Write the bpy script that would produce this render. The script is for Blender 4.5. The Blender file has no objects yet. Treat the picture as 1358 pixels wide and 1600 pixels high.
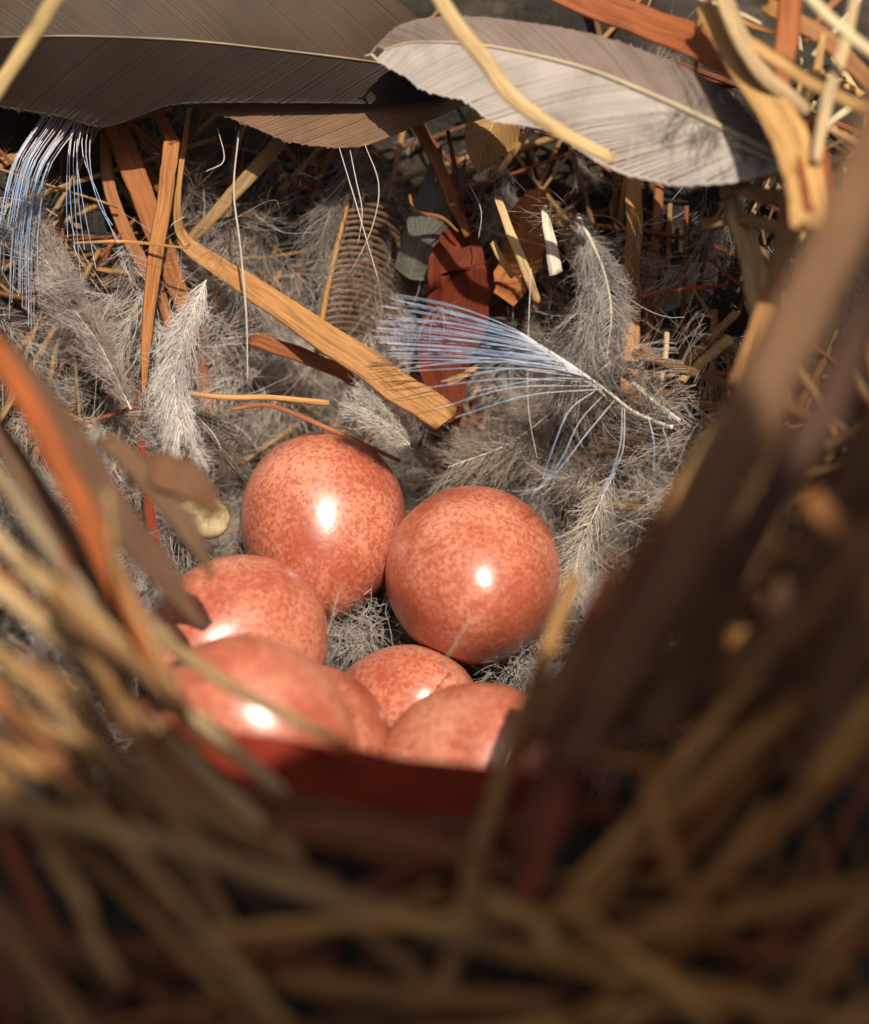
import bpy, math, random
import numpy as np
from mathutils import Vector
from mathutils.bvhtree import BVHTree

random.seed(11)
RNG = np.random.default_rng(11)
SC = bpy.context.scene
COL = SC.collection

# ------------------------------------------------------------------ camera, light, exposure
U = 0.01                                   # lengths below are in centimetres
PITCH = math.radians(48)                   # camera looks down into the cup
SP, CP = math.sin(PITCH), math.cos(PITCH)
CAMC = np.array([0.30, -9.30, 13.10])      # camera above the near rim (cm, origin = cup floor)
PIX = 0.5 / 1600.0                         # picture height is half the distance

cam_data = bpy.data.cameras.new('camera')
cam = bpy.data.objects.new('camera', cam_data)
COL.objects.link(cam)
SC.camera = cam
cam.location = CAMC * U
cam.rotation_euler = (math.pi / 2 - PITCH, 0, 0)
cam_data.lens = 72.0
cam_data.sensor_width = 36.0
cam_data.clip_start = 0.002
cam_data.clip_end = 20.0
cam_data.dof.use_dof = True
cam_data.dof.focus_distance = 15.55 * U
cam_data.dof.aperture_fstop = 18.5


def cv(x, y, d):
    """camera frame direction (right, up, ahead) in world axes"""
    return np.array([x, SP * y + CP * d, CP * y - SP * d])


sun_to = cv(0.13, 0.45, -0.88)
sun_to /= np.linalg.norm(sun_to)
sun_elev = math.asin(sun_to[2])
sun_rot = math.atan2(sun_to[0], sun_to[1])
world = bpy.data.worlds.new('World')
SC.world = world
world.use_nodes = True
nt = world.node_tree
sky = nt.nodes.new('ShaderNodeTexSky')
sky.sky_type = 'NISHITA'
sky.sun_disc = False
sky.sun_elevation = sun_elev
sky.sun_rotation = sun_rot
sky.air_density = 0.35
sky.dust_density = 9.0
sky.ozone_density = 0.3
bg = nt.nodes['Background']
bg.inputs['Strength'].default_value = 0.05
nt.links.new(sky.outputs[0], bg.inputs['Color'])

sun_data = bpy.data.lights.new('sun', 'SUN')
sun_data.energy = 5.0
sun_data.angle = math.radians(0.53)
sun_data.color = (1.0, 0.89, 0.72)
sun = bpy.data.objects.new('sun', sun_data)
COL.objects.link(sun)
sun.location = sun_to * 1.0
sun.rotation_euler = Vector(sun_to).to_track_quat('Z', 'Y').to_euler()

vs = SC.view_settings
vs.view_transform = 'Standard'
vs.look = 'None'
vs.exposure = 0.42
vs.gamma = 1.0
vs.use_curve_mapping = False
SC.render.engine = 'CYCLES'
SC.cycles.use_denoising = True
SC.cycles.max_bounces = 8
SC.cycles.diffuse_bounces = 4


def P(px, py, d):
    """a point (cm) seen at photo pixel px,py at distance d (cm) ahead of the lens"""
    return CAMC + cv((px - 679) * PIX * d, (800 - py) * PIX * d, d)


TOCAM = cv(0, 0, -1)

# ------------------------------------------------------------------ materials


def lin(r, g, b, k=0.62):
    o = []
    for c in (r, g, b):
        c /= 255.0
        o.append((c / 12.92 if c <= 0.04045 else ((c + 0.055) / 1.055) ** 2.4) * k)
    return (o[0], o[1], o[2], 1.0)


def new_mat(name):
    m = bpy.data.materials.new(name)
    m.use_nodes = True
    t = m.node_tree
    b = t.nodes['Principled BSDF']
    return m, t, b


def nd(t, kind, **kw):
    n = t.nodes.new(kind)
    for k, v in kw.items():
        if k in n.inputs:
            n.inputs[k].default_value = v
        else:
            setattr(n, k, v)
    return n


def ramp(t, src, stops):
    r = t.nodes.new('ShaderNodeValToRGB')
    e = r.color_ramp.elements
    e[0].position, e[0].color = stops[0]
    e[1].position, e[1].color = stops[-1]
    for p, c in stops[1:-1]:
        x = e.new(p)
        x.color = c
    t.links.new(src, r.inputs[0])
    return r


def gray(v):
    return (v, v, v, 1)


def mul(t, a, b, fac=1.0, mode='MULTIPLY'):
    m = t.nodes.new('ShaderNodeMix')
    m.data_type = 'RGBA'
    m.blend_type = mode
    m.inputs[0].default_value = fac
    t.links.new(a, m.inputs[6])
    t.links.new(b, m.inputs[7])
    return m.outputs[2]


def straw_material(name, rough=0.55, bump=0.5, spec=0.3, contrast=1.0):
    m, t, b = new_mat(name)
    uv = nd(t, 'ShaderNodeUVMap')
    inf = nd(t, 'ShaderNodeObjectInfo')
    off = nd(t, 'ShaderNodeVectorMath', operation='MULTIPLY_ADD')
    t.links.new(inf.outputs['Random'], off.inputs[0])
    off.inputs[1].default_value = (37.0, 91.0, 13.0)
    t.links.new(uv.outputs[0], off.inputs[2])
    mp = nd(t, 'ShaderNodeMapping')
    mp.inputs['Scale'].default_value = (15, 2.4, 1)
    t.links.new(off.outputs[0], mp.inputs[0])
    fib = nd(t, 'ShaderNodeTexNoise', Scale=1.0, Detail=6.0, Roughness=0.72)
    t.links.new(mp.outputs[0], fib.inputs[0])
    mp2 = nd(t, 'ShaderNodeMapping')
    mp2.inputs['Scale'].default_value = (3, 1.6, 1)
    t.links.new(off.outputs[0], mp2.inputs[0])
    blot = nd(t, 'ShaderNodeTexNoise', Scale=1.6, Detail=4.0, Roughness=0.6)
    t.links.new(mp2.outputs[0], blot.inputs[0])
    lo = 1 - 0.55 * contrast
    r1 = ramp(t, fib.outputs[0], [(0.30, gray(lo)), (0.50, gray(0.95)), (0.70, gray(1.25))])
    r2 = ramp(t, blot.outputs[0], [(0.30, (0.50, 0.42, 0.36, 1)), (0.50, gray(0.95)), (0.7, (1.15, 1.12, 1.05, 1))])
    c = mul(t, inf.outputs['Color'], r1.outputs[0])
    c = mul(t, c, r2.outputs[0], 0.8)
    mp3 = nd(t, 'ShaderNodeMapping')
    mp3.inputs['Scale'].default_value = (9, 6, 1)
    t.links.new(off.outputs[0], mp3.inputs[0])
    sp = nd(t, 'ShaderNodeTexNoise', Scale=1.3, Detail=3.0, Roughness=0.7)
    t.links.new(mp3.outputs[0], sp.inputs[0])
    r3 = ramp(t, sp.outputs[0], [(0.24, (0.22, 0.15, 0.1, 1)), (0.30, gray(1))])
    c = mul(t, c, r3.outputs[0], 0.7)
    hs = nd(t, 'ShaderNodeHueSaturation', Hue=0.498, Saturation=0.97, Value=1.04)
    t.links.new(c, hs.inputs['Color'])
    t.links.new(hs.outputs[0], b.inputs['Base Color'])
    b.inputs['Roughness'].default_value = rough
    b.inputs['Specular IOR Level'].default_value = spec
    bp = nd(t, 'ShaderNodeBump', Strength=bump, Distance=0.0003)
    t.links.new(fib.outputs[0], bp.inputs['Height'])
    t.links.new(bp.outputs[0], b.inputs['Normal'])
    return m


M_STRAW = straw_material('dry_straw')
M_LEAF = straw_material('dull_leaf', rough=0.7, bump=0.15, spec=0.1, contrast=0.9)
M_BLADE = straw_material('glossy_blade', rough=0.36, bump=0.2, spec=0.5, contrast=0.8)


def feather_material(name, rough=0.45, tip=None, trans=0.0, spec=0.4):
    """object colour along the barb (uv.y 0 root - 1 end); optional other pigment at the ends"""
    m, t, b = new_mat(name)
    uv = nd(t, 'ShaderNodeUVMap')
    inf = nd(t, 'ShaderNodeObjectInfo')
    sep = nd(t, 'ShaderNodeSeparateXYZ')
    t.links.new(uv.outputs[0], sep.inputs[0])
    geo = nd(t, 'ShaderNodeTexCoord')
    noi = nd(t, 'ShaderNodeTexNoise', Scale=260.0, Detail=4.0, Roughness=0.6)
    t.links.new(geo.outputs['Object'], noi.inputs[0])
    r = ramp(t, noi.outputs[0], [(0.28, gray(0.62)), (0.5, gray(1.0)), (0.75, gray(1.22))])
    col = inf.outputs['Color']
    if tip is not None:
        rr = ramp(t, sep.outputs[1], tip)
        col = mul(t, col, rr.outputs[0])
    # every barb a shade of its own
    wn = nd(t, 'ShaderNodeTexWhiteNoise', noise_dimensions='1D')
    t.links.new(sep.outputs[0], wn.inputs['W'])
    r2 = ramp(t, wn.outputs['Value'], [(0.0, gray(0.86)), (1.0, gray(1.10))])
    col = mul(t, col, r2.outputs[0])
    col = mul(t, col, r.outputs[0], 0.8)
    t.links.new(col, b.inputs['Base Color'])
    b.inputs['Roughness'].default_value = rough
    b.inputs['Specular IOR Level'].default_value = spec
    if trans > 0:
        tr = nd(t, 'ShaderNodeBsdfTranslucent')
        t.links.new(col, tr.inputs['Color'])
        mx = nd(t, 'ShaderNodeMixShader')
        mx.inputs[0].default_value = trans
        out = t.nodes['Material Output']
        t.links.new(b.outputs[0], mx.inputs[1])
        t.links.new(tr.outputs[0], mx.inputs[2])
        t.links.new(mx.outputs[0], out.inputs[0])
    return m


M_VANE = feather_material('feather_vane', 0.45, spec=0.22)
M_DOWN = feather_material('down', 0.6, trans=0.45)
M_BLUE = feather_material('blue_barbs', 0.3, tip=[(0.0, (1.0, 0.92, 0.8, 1)), (0.35, (0.92, 0.92, 0.95, 1)),
                                                  (0.6, (0.44, 0.66, 0.90, 1)), (0.85, (0.44, 0.62, 0.86, 1)), (1.0, (0.9, 0.92, 1.0, 1))])
M_SHAFT = feather_material('quill', 0.3)


def egg_material():
    m, t, b = new_mat('speckled_shell')
    tc = nd(t, 'ShaderNodeTexCoord')
    inf = nd(t, 'ShaderNodeObjectInfo')
    off = nd(t, 'ShaderNodeVectorMath', operation='MULTIPLY_ADD')
    t.links.new(inf.outputs['Random'], off.inputs[0])
    off.inputs[1].default_value = (3.1, 5.7, 2.3)
    t.links.new(tc.outputs['Object'], off.inputs[2])
    big = nd(t, 'ShaderNodeTexNoise', Scale=150.0, Detail=3.0, Roughness=0.55)
    fine = nd(t, 'ShaderNodeTexNoise', Scale=3200.0, Detail=3.0, Roughness=0.6)
    mid = nd(t, 'ShaderNodeTexNoise', Scale=2500.0, Detail=4.0, Roughness=0.62)
    for n in (big, fine, mid):
        t.links.new(off.outputs[0], n.inputs[0])
    base = ramp(t, big.outputs[0], [(0.30, (0.57, 0.258, 0.176, 1)), (0.52, (0.49, 0.182, 0.118, 1)), (0.70, (0.36, 0.100, 0.062, 1))])
    add = nd(t, 'ShaderNodeMath', operation='MULTIPLY_ADD')
    t.links.new(big.outputs[0], add.inputs[0])
    add.inputs[1].default_value = 0.34
    t.links.new(mid.outputs[0], add.inputs[2])
    s1 = ramp(t, add.outputs[0], [(0.64, gray(0)), (0.76, gray(1))])
    add2 = nd(t, 'ShaderNodeMath', operation='MULTIPLY_ADD')
    t.links.new(big.outputs[0], add2.inputs[0])
    add2.inputs[1].default_value = 0.30
    t.links.new(fine.outputs[0], add2.inputs[2])
    s2 = ramp(t, add2.outputs[0], [(0.65, gray(0)), (0.74, gray(1))])
    dark = nd(t, 'ShaderNodeRGB')
    dark.outputs[0].default_value = (0.30, 0.062, 0.030, 1)
    mx = nd(t, 'ShaderNodeMix', data_type='RGBA')
    sc1 = nd(t, 'ShaderNodeMath', operation='MULTIPLY')
    sc1.inputs[1].default_value = 0.68
    t.links.new(s1.outputs[0], sc1.inputs[0])
    t.links.new(sc1.outputs[0], mx.inputs[0])
    t.links.new(base.outputs[0], mx.inputs[6])
    t.links.new(dark.outputs[0], mx.inputs[7])
    mx2 = nd(t, 'ShaderNodeMix', data_type='RGBA')
    sc2 = nd(t, 'ShaderNodeMath', operation='MULTIPLY')
    sc2.inputs[1].default_value = 0.6
    t.links.new(s2.outputs[0], sc2.inputs[0])
    t.links.new(sc2.outputs[0], mx2.inputs[0])
    t.links.new(mx.outputs[2], mx2.inputs[6])
    t.links.new(dark.outputs[0], mx2.inputs[7])
    tone = ramp(t, inf.outputs['Random'], [(0.0, (0.86, 0.80, 0.77, 1)), (1.0, (1.02, 1.02, 1.02, 1))])
    shade = mul(t, mx2.outputs[2], tone.outputs[0])
    smear = nd(t, 'ShaderNodeTexNoise', Scale=330.0, Detail=6.0, Roughness=0.75)
    t.links.new(off.outputs[0], smear.inputs[0])
    sr = ramp(t, smear.outputs[0], [(0.60, gray(1.0)), (0.78, (0.72, 0.66, 0.62, 1))])
    shade = mul(t, shade, sr.outputs[0])
    t.links.new(shade, b.inputs['Base Color'])
    rg = ramp(t, smear.outputs[0], [(0.3, gray(0.24)), (0.7, gray(0.38))])
    t.links.new(rg.outputs[0], b.inputs['Roughness'])
    b.inputs['Roughness'].default_value = 0.33
    b.inputs['Specular IOR Level'].default_value = 0.85
    b.inputs['Subsurface Weight'].default_value = 0.08
    b.inputs['Subsurface Radius'].default_value = (1.0, 0.4, 0.2)
    b.inputs['Subsurface Scale'].default_value = 0.0006
    bp = nd(t, 'ShaderNodeBump', Strength=0.06, Distance=0.0002)
    t.links.new(fine.outputs[0], bp.inputs['Height'])
    t.links.new(bp.outputs[0], b.inputs['Normal'])
    return m


M_EGG = egg_material()


def litter_material():
    m, t, b = new_mat('nest_litter')
    tc = nd(t, 'ShaderNodeTexCoord')
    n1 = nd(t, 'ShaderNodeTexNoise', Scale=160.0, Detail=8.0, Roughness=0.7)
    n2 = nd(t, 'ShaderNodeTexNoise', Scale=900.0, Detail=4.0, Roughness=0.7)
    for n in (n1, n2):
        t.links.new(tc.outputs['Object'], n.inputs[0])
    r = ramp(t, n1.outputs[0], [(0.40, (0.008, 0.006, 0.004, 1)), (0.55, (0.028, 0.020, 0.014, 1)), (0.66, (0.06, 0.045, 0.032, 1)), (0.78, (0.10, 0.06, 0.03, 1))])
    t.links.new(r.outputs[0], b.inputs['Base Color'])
    b.inputs['Roughness'].default_value = 0.9
    bp = nd(t, 'ShaderNodeBump', Strength=0.8, Distance=0.001)
    t.links.new(n2.outputs[0], bp.inputs['Height'])
    t.links.new(bp.outputs[0], b.inputs['Normal'])
    return m


M_LITTER = litter_material()


def wood_material():  # wood for the added shade board
    m, t, b = new_mat('shade_board_wood')
    tc = nd(t, 'ShaderNodeTexCoord')
    mp = nd(t, 'ShaderNodeMapping')
    mp.inputs['Scale'].default_value = (20, 260, 260)
    t.links.new(tc.outputs['Object'], mp.inputs[0])
    n = nd(t, 'ShaderNodeTexNoise', Scale=1.0, Detail=6.0, Roughness=0.6)
    t.links.new(mp.outputs[0], n.inputs[0])
    r = ramp(t, n.outputs[0], [(0.3, (0.10, 0.06, 0.035, 1)), (0.7, (0.30, 0.20, 0.12, 1))])
    t.links.new(r.outputs[0], b.inputs['Base Color'])
    b.inputs['Roughness'].default_value = 0.8
    return m


M_WOOD = wood_material()


def husk_material():
    m, t, b = new_mat('seed_husk')
    b.inputs['Base Color'].default_value = (0.55, 0.45, 0.26, 1)
    b.inputs['Roughness'].default_value = 0.22
    b.inputs['Transmission Weight'].default_value = 0.35
    tc = nd(t, 'ShaderNodeTexCoord')
    n = nd(t, 'ShaderNodeTexNoise', Scale=700.0, Detail=3.0)
    t.links.new(tc.outputs['Object'], n.inputs[0])
    r = ramp(t, n.outputs[0], [(0.35, (0.30, 0.22, 0.10, 1)), (0.65, (0.62, 0.52, 0.32, 1))])
    t.links.new(r.outputs[0], b.inputs['Base Color'])
    bp = nd(t, 'ShaderNodeBump', Strength=0.5, Distance=0.0006)
    t.links.new(n.outputs[0], bp.inputs['Height'])
    t.links.new(bp.outputs[0], b.inputs['Normal'])
    return m


M_HUSK = husk_material()

# ------------------------------------------------------------------ mesh helpers


def mesh_from(name, verts, quads, uv=None, smooth=True):
    """verts (n,3) cm, quads (k,4); uv (n,2) per vertex"""
    verts = np.asarray(verts, dtype=np.float64)
    quads = np.asarray(quads, dtype=np.int32)
    me = bpy.data.meshes.new(name)
    n, k = len(verts), len(quads)
    me.vertices.add(n)
    me.vertices.foreach_set('co', (verts * U).astype(np.float32).ravel())
    me.loops.add(k * 4)
    me.loops.foreach_set('vertex_index', quads.ravel())
    me.polygons.add(k)
    me.polygons.foreach_set('loop_start', np.arange(0, k * 4, 4, dtype=np.int32))
    me.polygons.foreach_set('use_smooth', np.full(k, smooth, dtype=bool))
    if uv is not None:
        l = me.uv_layers.new(name='UVMap')
        l.data.foreach_set('uv', np.asarray(uv, dtype=np.float32)[quads.ravel()].ravel())
    me.update(calc_edges=True)
    me.validate()
    return me


def tag(o, label=None, cat=None, group=None, kind=None):
    if label:
        o['label'] = label
    if cat:
        o['category'] = cat
    if group:
        o['group'] = group
    if kind:
        o['kind'] = kind
    return o


def obj(name, me, mat, color=None, parent=None, origin=None):
    if origin is not None:
        o_ = np.asarray(origin) * U
        co = np.empty(len(me.vertices) * 3, dtype=np.float32)
        me.vertices.foreach_get('co', co)
        co = co.reshape(-1, 3) - o_.astype(np.float32)
        me.vertices.foreach_set('co', co.ravel())
        me.update()
    o = bpy.data.objects.new(name, me)
    COL.objects.link(o)
    if origin is not None and parent is None:
        o.location = np.asarray(origin) * U
    if me is not None and mat is not None:
        me.materials.append(mat)
    if color is not None:
        o.color = color
    if parent is not None:
        o.parent = parent
    return o


def unit(v):
    v = np.asarray(v, dtype=float)
    n = np.linalg.norm(v, axis=-1, keepdims=True)
    return v / np.maximum(n, 1e-9)


def catmull(pts, n):
    """n samples through the points and the parameter of each"""
    p = np.asarray(pts, dtype=float)
    if len(p) == 2:
        u = np.linspace(0, 1, n)[:, None]
        return p[0] * (1 - u) + p[1] * u, u[:, 0]
    p = np.vstack([2 * p[0] - p[1], p, 2 * p[-1] - p[-2]])
    k = len(p) - 3
    tt = np.linspace(0, k - 1e-6, n)
    i = tt.astype(int)
    f = (tt - i)[:, None]
    a, b, c, d = p[i], p[i + 1], p[i + 2], p[i + 3]
    return 0.5 * (2 * b + (c - a) * f + (2 * a - 5 * b + 4 * c - d) * f ** 2 + (3 * b - a - 3 * c + d) * f ** 3), tt / k


def even(path, n):
    seg = np.linalg.norm(np.diff(path, axis=0), axis=1)
    s = np.concatenate([[0], np.cumsum(seg)])
    q = np.linspace(0, s[-1], n)
    return np.stack([np.interp(q, s, path[:, j]) for j in range(path.shape[1])], 1), s[-1]


def tubes(paths, rad, sides=3, uvx=None):
    """many thin tubes at once: paths (N,M,3), rad (N,M) -> verts, quads, uv"""
    paths = np.asarray(paths)
    N, M, _ = paths.shape
    t = unit(np.gradient(paths, axis=1))
    ref = unit(RNG.normal(size=(N, 1, 3)) * 0.5 + TOCAM * 1.0)
    b1 = unit(np.cross(t, np.broadcast_to(ref, t.shape)))
    b2 = np.cross(t, b1)
    a = np.arange(sides) * 2 * math.pi / sides
    ca, sa = np.cos(a), np.sin(a)
    v = paths[:, :, None, :] + rad[:, :, None, None] * (b1[:, :, None, :] * ca[None, None, :, None] + b2[:, :, None, :] * sa[None, None, :, None])
    idx = np.arange(N * M * sides).reshape(N, M, sides)
    nx = np.roll(idx, -1, axis=2)
    q = np.stack([idx[:, :-1], nx[:, :-1], nx[:, 1:], idx[:, 1:]], -1).reshape(-1, 4)
    uv = np.zeros((N, M, sides, 2))
    uv[..., 0] = (RNG.random(N) * 50 if uvx is None else uvx)[:, None, None]
    uv[..., 1] = np.linspace(0, 1, M)[None, :, None]
    return v.reshape(-1, 3), q, uv.reshape(-1, 2)


def join(parts):
    vs_, qs, us, o = [], [], [], 0
    for v, q, u in parts:
        vs_.append(v)
        qs.append(q + o)
        us.append(u)
        o += len(v)
    return np.vstack(vs_), np.vstack(qs), np.vstack(us)


def hairs(root, dirs, length, M=8, curl=0.5, jitter=0.25, pull=None):
    """wavy hairs (K,M,3) growing from root along dirs"""
    K = len(root)
    d = unit(dirs)
    c = RNG.normal(size=(K, 3)) * curl / M
    p = np.empty((K, M, 3))
    p[:, 0] = root
    step = (np.asarray(length) / (M - 1))[:, None]
    ph = RNG.normal(size=(K, 3)) * jitter
    for i in range(1, M):
        if i % 3 == 0:
            ph = RNG.normal(size=(K, 3)) * jitter
        d = unit(d + c + ph * 0.4 + (0 if pull is None else pull / M))
        p[:, i] = p[:, i - 1] + d * step
    return p


# ------------------------------------------------------------------ builders


def straw(name, label, cat, pts, w, col, flat=0.3, twist=0.0, group=None, mat=None, curl=0.0, wob=0.006, n=None, rag=0.6, tw2=None):
    """a stalk, stem or blade: pts (px,py,d), w px widths; flat = thickness/width; twist about its axis"""
    W = [P(*p) for p in pts]
    ww = w if isinstance(w, (list, tuple)) else [w] * len(pts)
    wc = np.array([x * PIX * p[2] for x, p in zip(ww, pts)])
    n = n or max(14, 6 * len(pts))
    path, tt = catmull(W, n)
    wid = np.interp(tt, np.linspace(0, 1, len(wc)), wc)
    wid = wid * (1 + 0.025 * np.convolve(RNG.normal(size=n), [0.3, 0.4, 0.3], 'same'))
    wv = np.stack([np.convolve(RNG.normal(size=n), np.ones(4) / 4, 'same') for _ in range(3)], 1)
    path = path + wv * wob * (wid[:, None] / 0.1 + 0.4) * 0.6
    T = unit(np.gradient(path, axis=0))
    N = unit(TOCAM - T * (T @ TOCAM)[:, None])
    B = np.cross(N, T)
    tws = np.linspace(twist, twist if tw2 is None else tw2, n)
    cN, sN = np.cos(tws)[:, None], np.sin(tws)[:, None]
    N, B = N * cN + B * sN, B * cN - N * sN
    k = 12
    a = np.arange(k) * 2 * math.pi / k
    if flat > 0.38:
        x = np.sign(np.cos(a)) * np.abs(np.cos(a)) ** 0.8
        y = np.sin(a)
    else:                                     # split blade: flat faces, square edges, faint ribs
        x = np.array([1.0, 0.97, 0.86, 0.42, 0.02, -0.45, -0.88, -0.97, -1.0, -0.85, 0.0, 0.85])
        y = np.array([-0.4, 0.55, 0.95, 1.10, 0.90, 1.12, 0.95, 0.55, -0.4, -1.0, -0.8, -1.0])
    L = np.concatenate([[0], np.cumsum(np.linalg.norm(np.diff(path, axis=0), axis=1))])
    jag = np.stack([np.interp(x, np.linspace(-1, 1, 6), RNG.random(6) * 1.2) for _ in range(2)]) * rag
    V, UVs = [], []
    for i in range(n):
        h = wid[i] / 2
        ridge = 1 + 0.08 * np.sin(a * 4 + 1.3)
        bx = x * h
        by = y * h * flat * ridge + curl * h * (x ** 2 - 0.4)
        c = path[i] + np.outer(bx, B[i]) + np.outer(by, N[i])
        if i == 0:
            c = c - np.outer(np.abs(jag[0]) * h, T[i])
        if i == n - 1:
            c = c + np.outer(np.abs(jag[1]) * h, T[i])
        V.append(c)
        UVs.append(np.stack([(x * 0.5 + 0.5) * max(wid[i] / 0.15, 0.3), np.full(k, L[i])], 1))
    V = np.vstack(V)
    UVs = np.vstack(UVs)
    idx = np.arange(n * k).reshape(n, k)
    nx = np.roll(idx, -1, 1)
    q = np.stack([idx[:-1], nx[:-1], nx[1:], idx[1:]], -1).reshape(-1, 4)
    # end caps as quads
    caps = []
    for r in (idx[0], idx[-1][::-1]):
        for j in range(k // 2 - 1):
            caps.append([r[(-j) % k], r[(-j - 1) % k], r[(j + 2) % k], r[(j + 1) % k]])
    q = np.vstack([q, np.array(caps)])
    me = mesh_from(name, V, q, UVs)
    o = obj(name, me, mat or M_STRAW, col, origin=path[0])
    tag(o, label, cat, group)
    return o


class Shaft:
    def __init__(self, pts, tilt=0.0, n=60):
        raw, _ = catmull([P(*p) for p in pts], 200)
        self.path, self.L = even(raw, n)
        self.n = n
        self.s = np.linspace(0, self.L, n)
        self.T = unit(np.gradient(self.path, axis=0))
        N = unit(TOCAM - self.T * (self.T @ TOCAM)[:, None])
        B = np.cross(N, self.T)
        c, s = math.cos(tilt), math.sin(tilt)
        self.N, self.B = N * c + B * s, B * c - N * s
        self.px = PIX * np.mean([p[2] for p in pts])

    def at(self, s):
        s = np.asarray(s)
        over = np.maximum(s - self.L, 0)[..., None]
        g = lambda A: np.stack([np.interp(s, self.s, A[:, j]) for j in range(3)], -1)
        T = g(self.T)
        return g(self.path) + over * T, T, g(self.N), g(self.B)


def empty(name, loc):
    o = bpy.data.objects.new(name, None)
    COL.objects.link(o)
    o.empty_display_size = 0.002
    o.location = np.asarray(loc) * U
    return o


def shaft_mesh(sh, w0, w1, lift=0.3):
    r = np.linspace(w0, w1, sh.n)[None, :] * sh.px / 2
    return tubes((sh.path + sh.N * (r[0][:, None] * lift))[None], r, 6)


def vane_feather(name, label, pts, left, right, colL, colR, shaft_w=(9, 3), shaft_col=None, count=70, a=1.6, bend=0.25,
                 tilt=0.0, camber=0.25, dih=(0.0, 0.0), split=0.012, fill=0.62, margin=1.0, group=None, fluff=0, fluff_len=40, blunt=False, ridge=0.35):
    """contour feather: base to tip along pts; left/right outline [(t, px)]; vane made of overlapping barbs"""
    sh = Shaft(pts, tilt)
    root = empty(name, sh.path[0])
    tag(root, label, 'feather', group)
    sc = shaft_col or lin(190, 170, 130)
    v, q, u = shaft_mesh(sh, *shaft_w)
    obj('shaft', mesh_from('shaft', v, q, u), M_SHAFT, sc, root, sh.path[0])
    for sgn, prof, col, dh in ((1, left, colL, dih[0]), (-1, right, colR, dih[1])):
        if not prof:
            continue
        pt = np.array([p[0] for p in prof]) * sh.L
        pw = np.array([p[1] for p in prof]) * sh.px
        dense = np.linspace(pt[0], pt[-1], 120)
        dw = np.interp(dense, pt, pw)
        pad = np.concatenate([np.full(6, dw[0]), dw, np.full(6, dw[-1])])
        pt, pw = dense, np.convolve(pad, np.hanning(15)[1:-1] / np.hanning(15)[1:-1].sum(), 'valid')
        pw[-1] = 0
        M = 12
        V, Q, UV = [], [], []
        ds = sh.L / count
        o = 0
        gsh = 0.0
        for i in range(-int(count * 0.02), int(count * 1.0)):
            s0 = max(i * ds, 0.0) + RNG.normal() * ds * 0.05
            if RNG.random() < 0.06:
                gsh = RNG.normal() * split
            aa = a * (1 + gsh) * (0.12 + 0.88 * min(1.0, max(s0, 0) / (0.30 * sh.L)) if (fluff or blunt) else 1.0)
            wg = np.linspace(0, pw.max() * 1.1, 160)
            sg = s0 + aa * wg + bend * wg ** 2
            Wg = np.interp(sg, pt, pw, left=pw[0], right=0)
            hit = np.nonzero(wg >= Wg)[0]
            wend = wg[hit[0]] if len(hit) else wg[-1]
            wend *= 1 + RNG.normal() * 0.015
            if wend < 1e-3:
                continue
            wv = np.linspace(0, wend, M)
            sv = s0 + aa * wv + bend * wv ** 2
            if margin:
                m_ = 3
                wv = np.concatenate([np.linspace(0, wend, M - m_), np.zeros(m_)])
                sv = s0 + aa * wv + bend * wv ** 2
                sv[-m_:] = sv[M - m_ - 1] + ds * np.array([0.9, 1.8, 2.7]) * margin
                wv[-m_:] = np.minimum(np.interp(sv[-m_:], pt, pw, right=0), wend * 1.15)
            pos, T, N, B = sh.at(sv)
            nrm = -camber * wv ** 2 - dh * wv + RNG.normal() * 0.0015
            ctr = pos + B * (sgn * wv)[:, None] + N * nrm[:, None]
            # local barb direction and cross direction in the vane plane
            d = unit(np.gradient(ctr, axis=0))
            cr = unit(np.cross(d, N)) * sgn
            hw = ds * fill / math.sqrt(1 + aa * aa) * np.concatenate([np.ones(M - 3), [0.9, 0.7, 0.35]])
            lo = ctr - cr * hw[:, None] - N * (hw * ridge)[:, None]
            hi = ctr + cr * hw[:, None] - N * (hw * ridge)[:, None]
            mid = ctr + N * (hw * ridge)[:, None]
            V.append(np.stack([lo, mid, hi], 1).reshape(-1, 3))
            uu = np.zeros((M, 3, 2))
            uu[..., 0] = i * 1.37 + (0 if sgn > 0 else 500)
            uu[..., 1] = np.linspace(0, 1, M)[:, None]
            UV.append(uu.reshape(-1, 2))
            ix = o + np.arange(M * 3).reshape(M, 3)
            Q.append(np.stack([ix[:-1, :-1], ix[:-1, 1:], ix[1:, 1:], ix[1:, :-1]], -1).reshape(-1, 4))
            o += M * 3
        obj('vane', mesh_from('vane', np.vstack(V), np.vstack(Q), np.vstack(UV)), M_VANE, col, root, sh.path[0])
    if fluff:
        s0 = RNG.random(fluff) * sh.L * 0.28
        pos, T, N, B = sh.at(s0)
        side = RNG.choice([-1, 1, 1], fluff)[:, None]
        d = B * side + T * RNG.normal(0.3, 0.4, (fluff, 1)) + N * RNG.normal(-0.2, 0.3, (fluff, 1))
        ln = fluff_len * sh.px * RNG.uniform(0.6, 1.3, fluff) * (0.4 + s0 / sh.L * 3)
        parts = plume(pos, d, ln, 8, 12, 0.0028)
        v, q, u = join(parts)
        tag(obj('down_barbs', mesh_from('down_barbs', v, q, u), M_DOWN, colL, root, sh.path[0]), kind='stuff')
    return root


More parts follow.
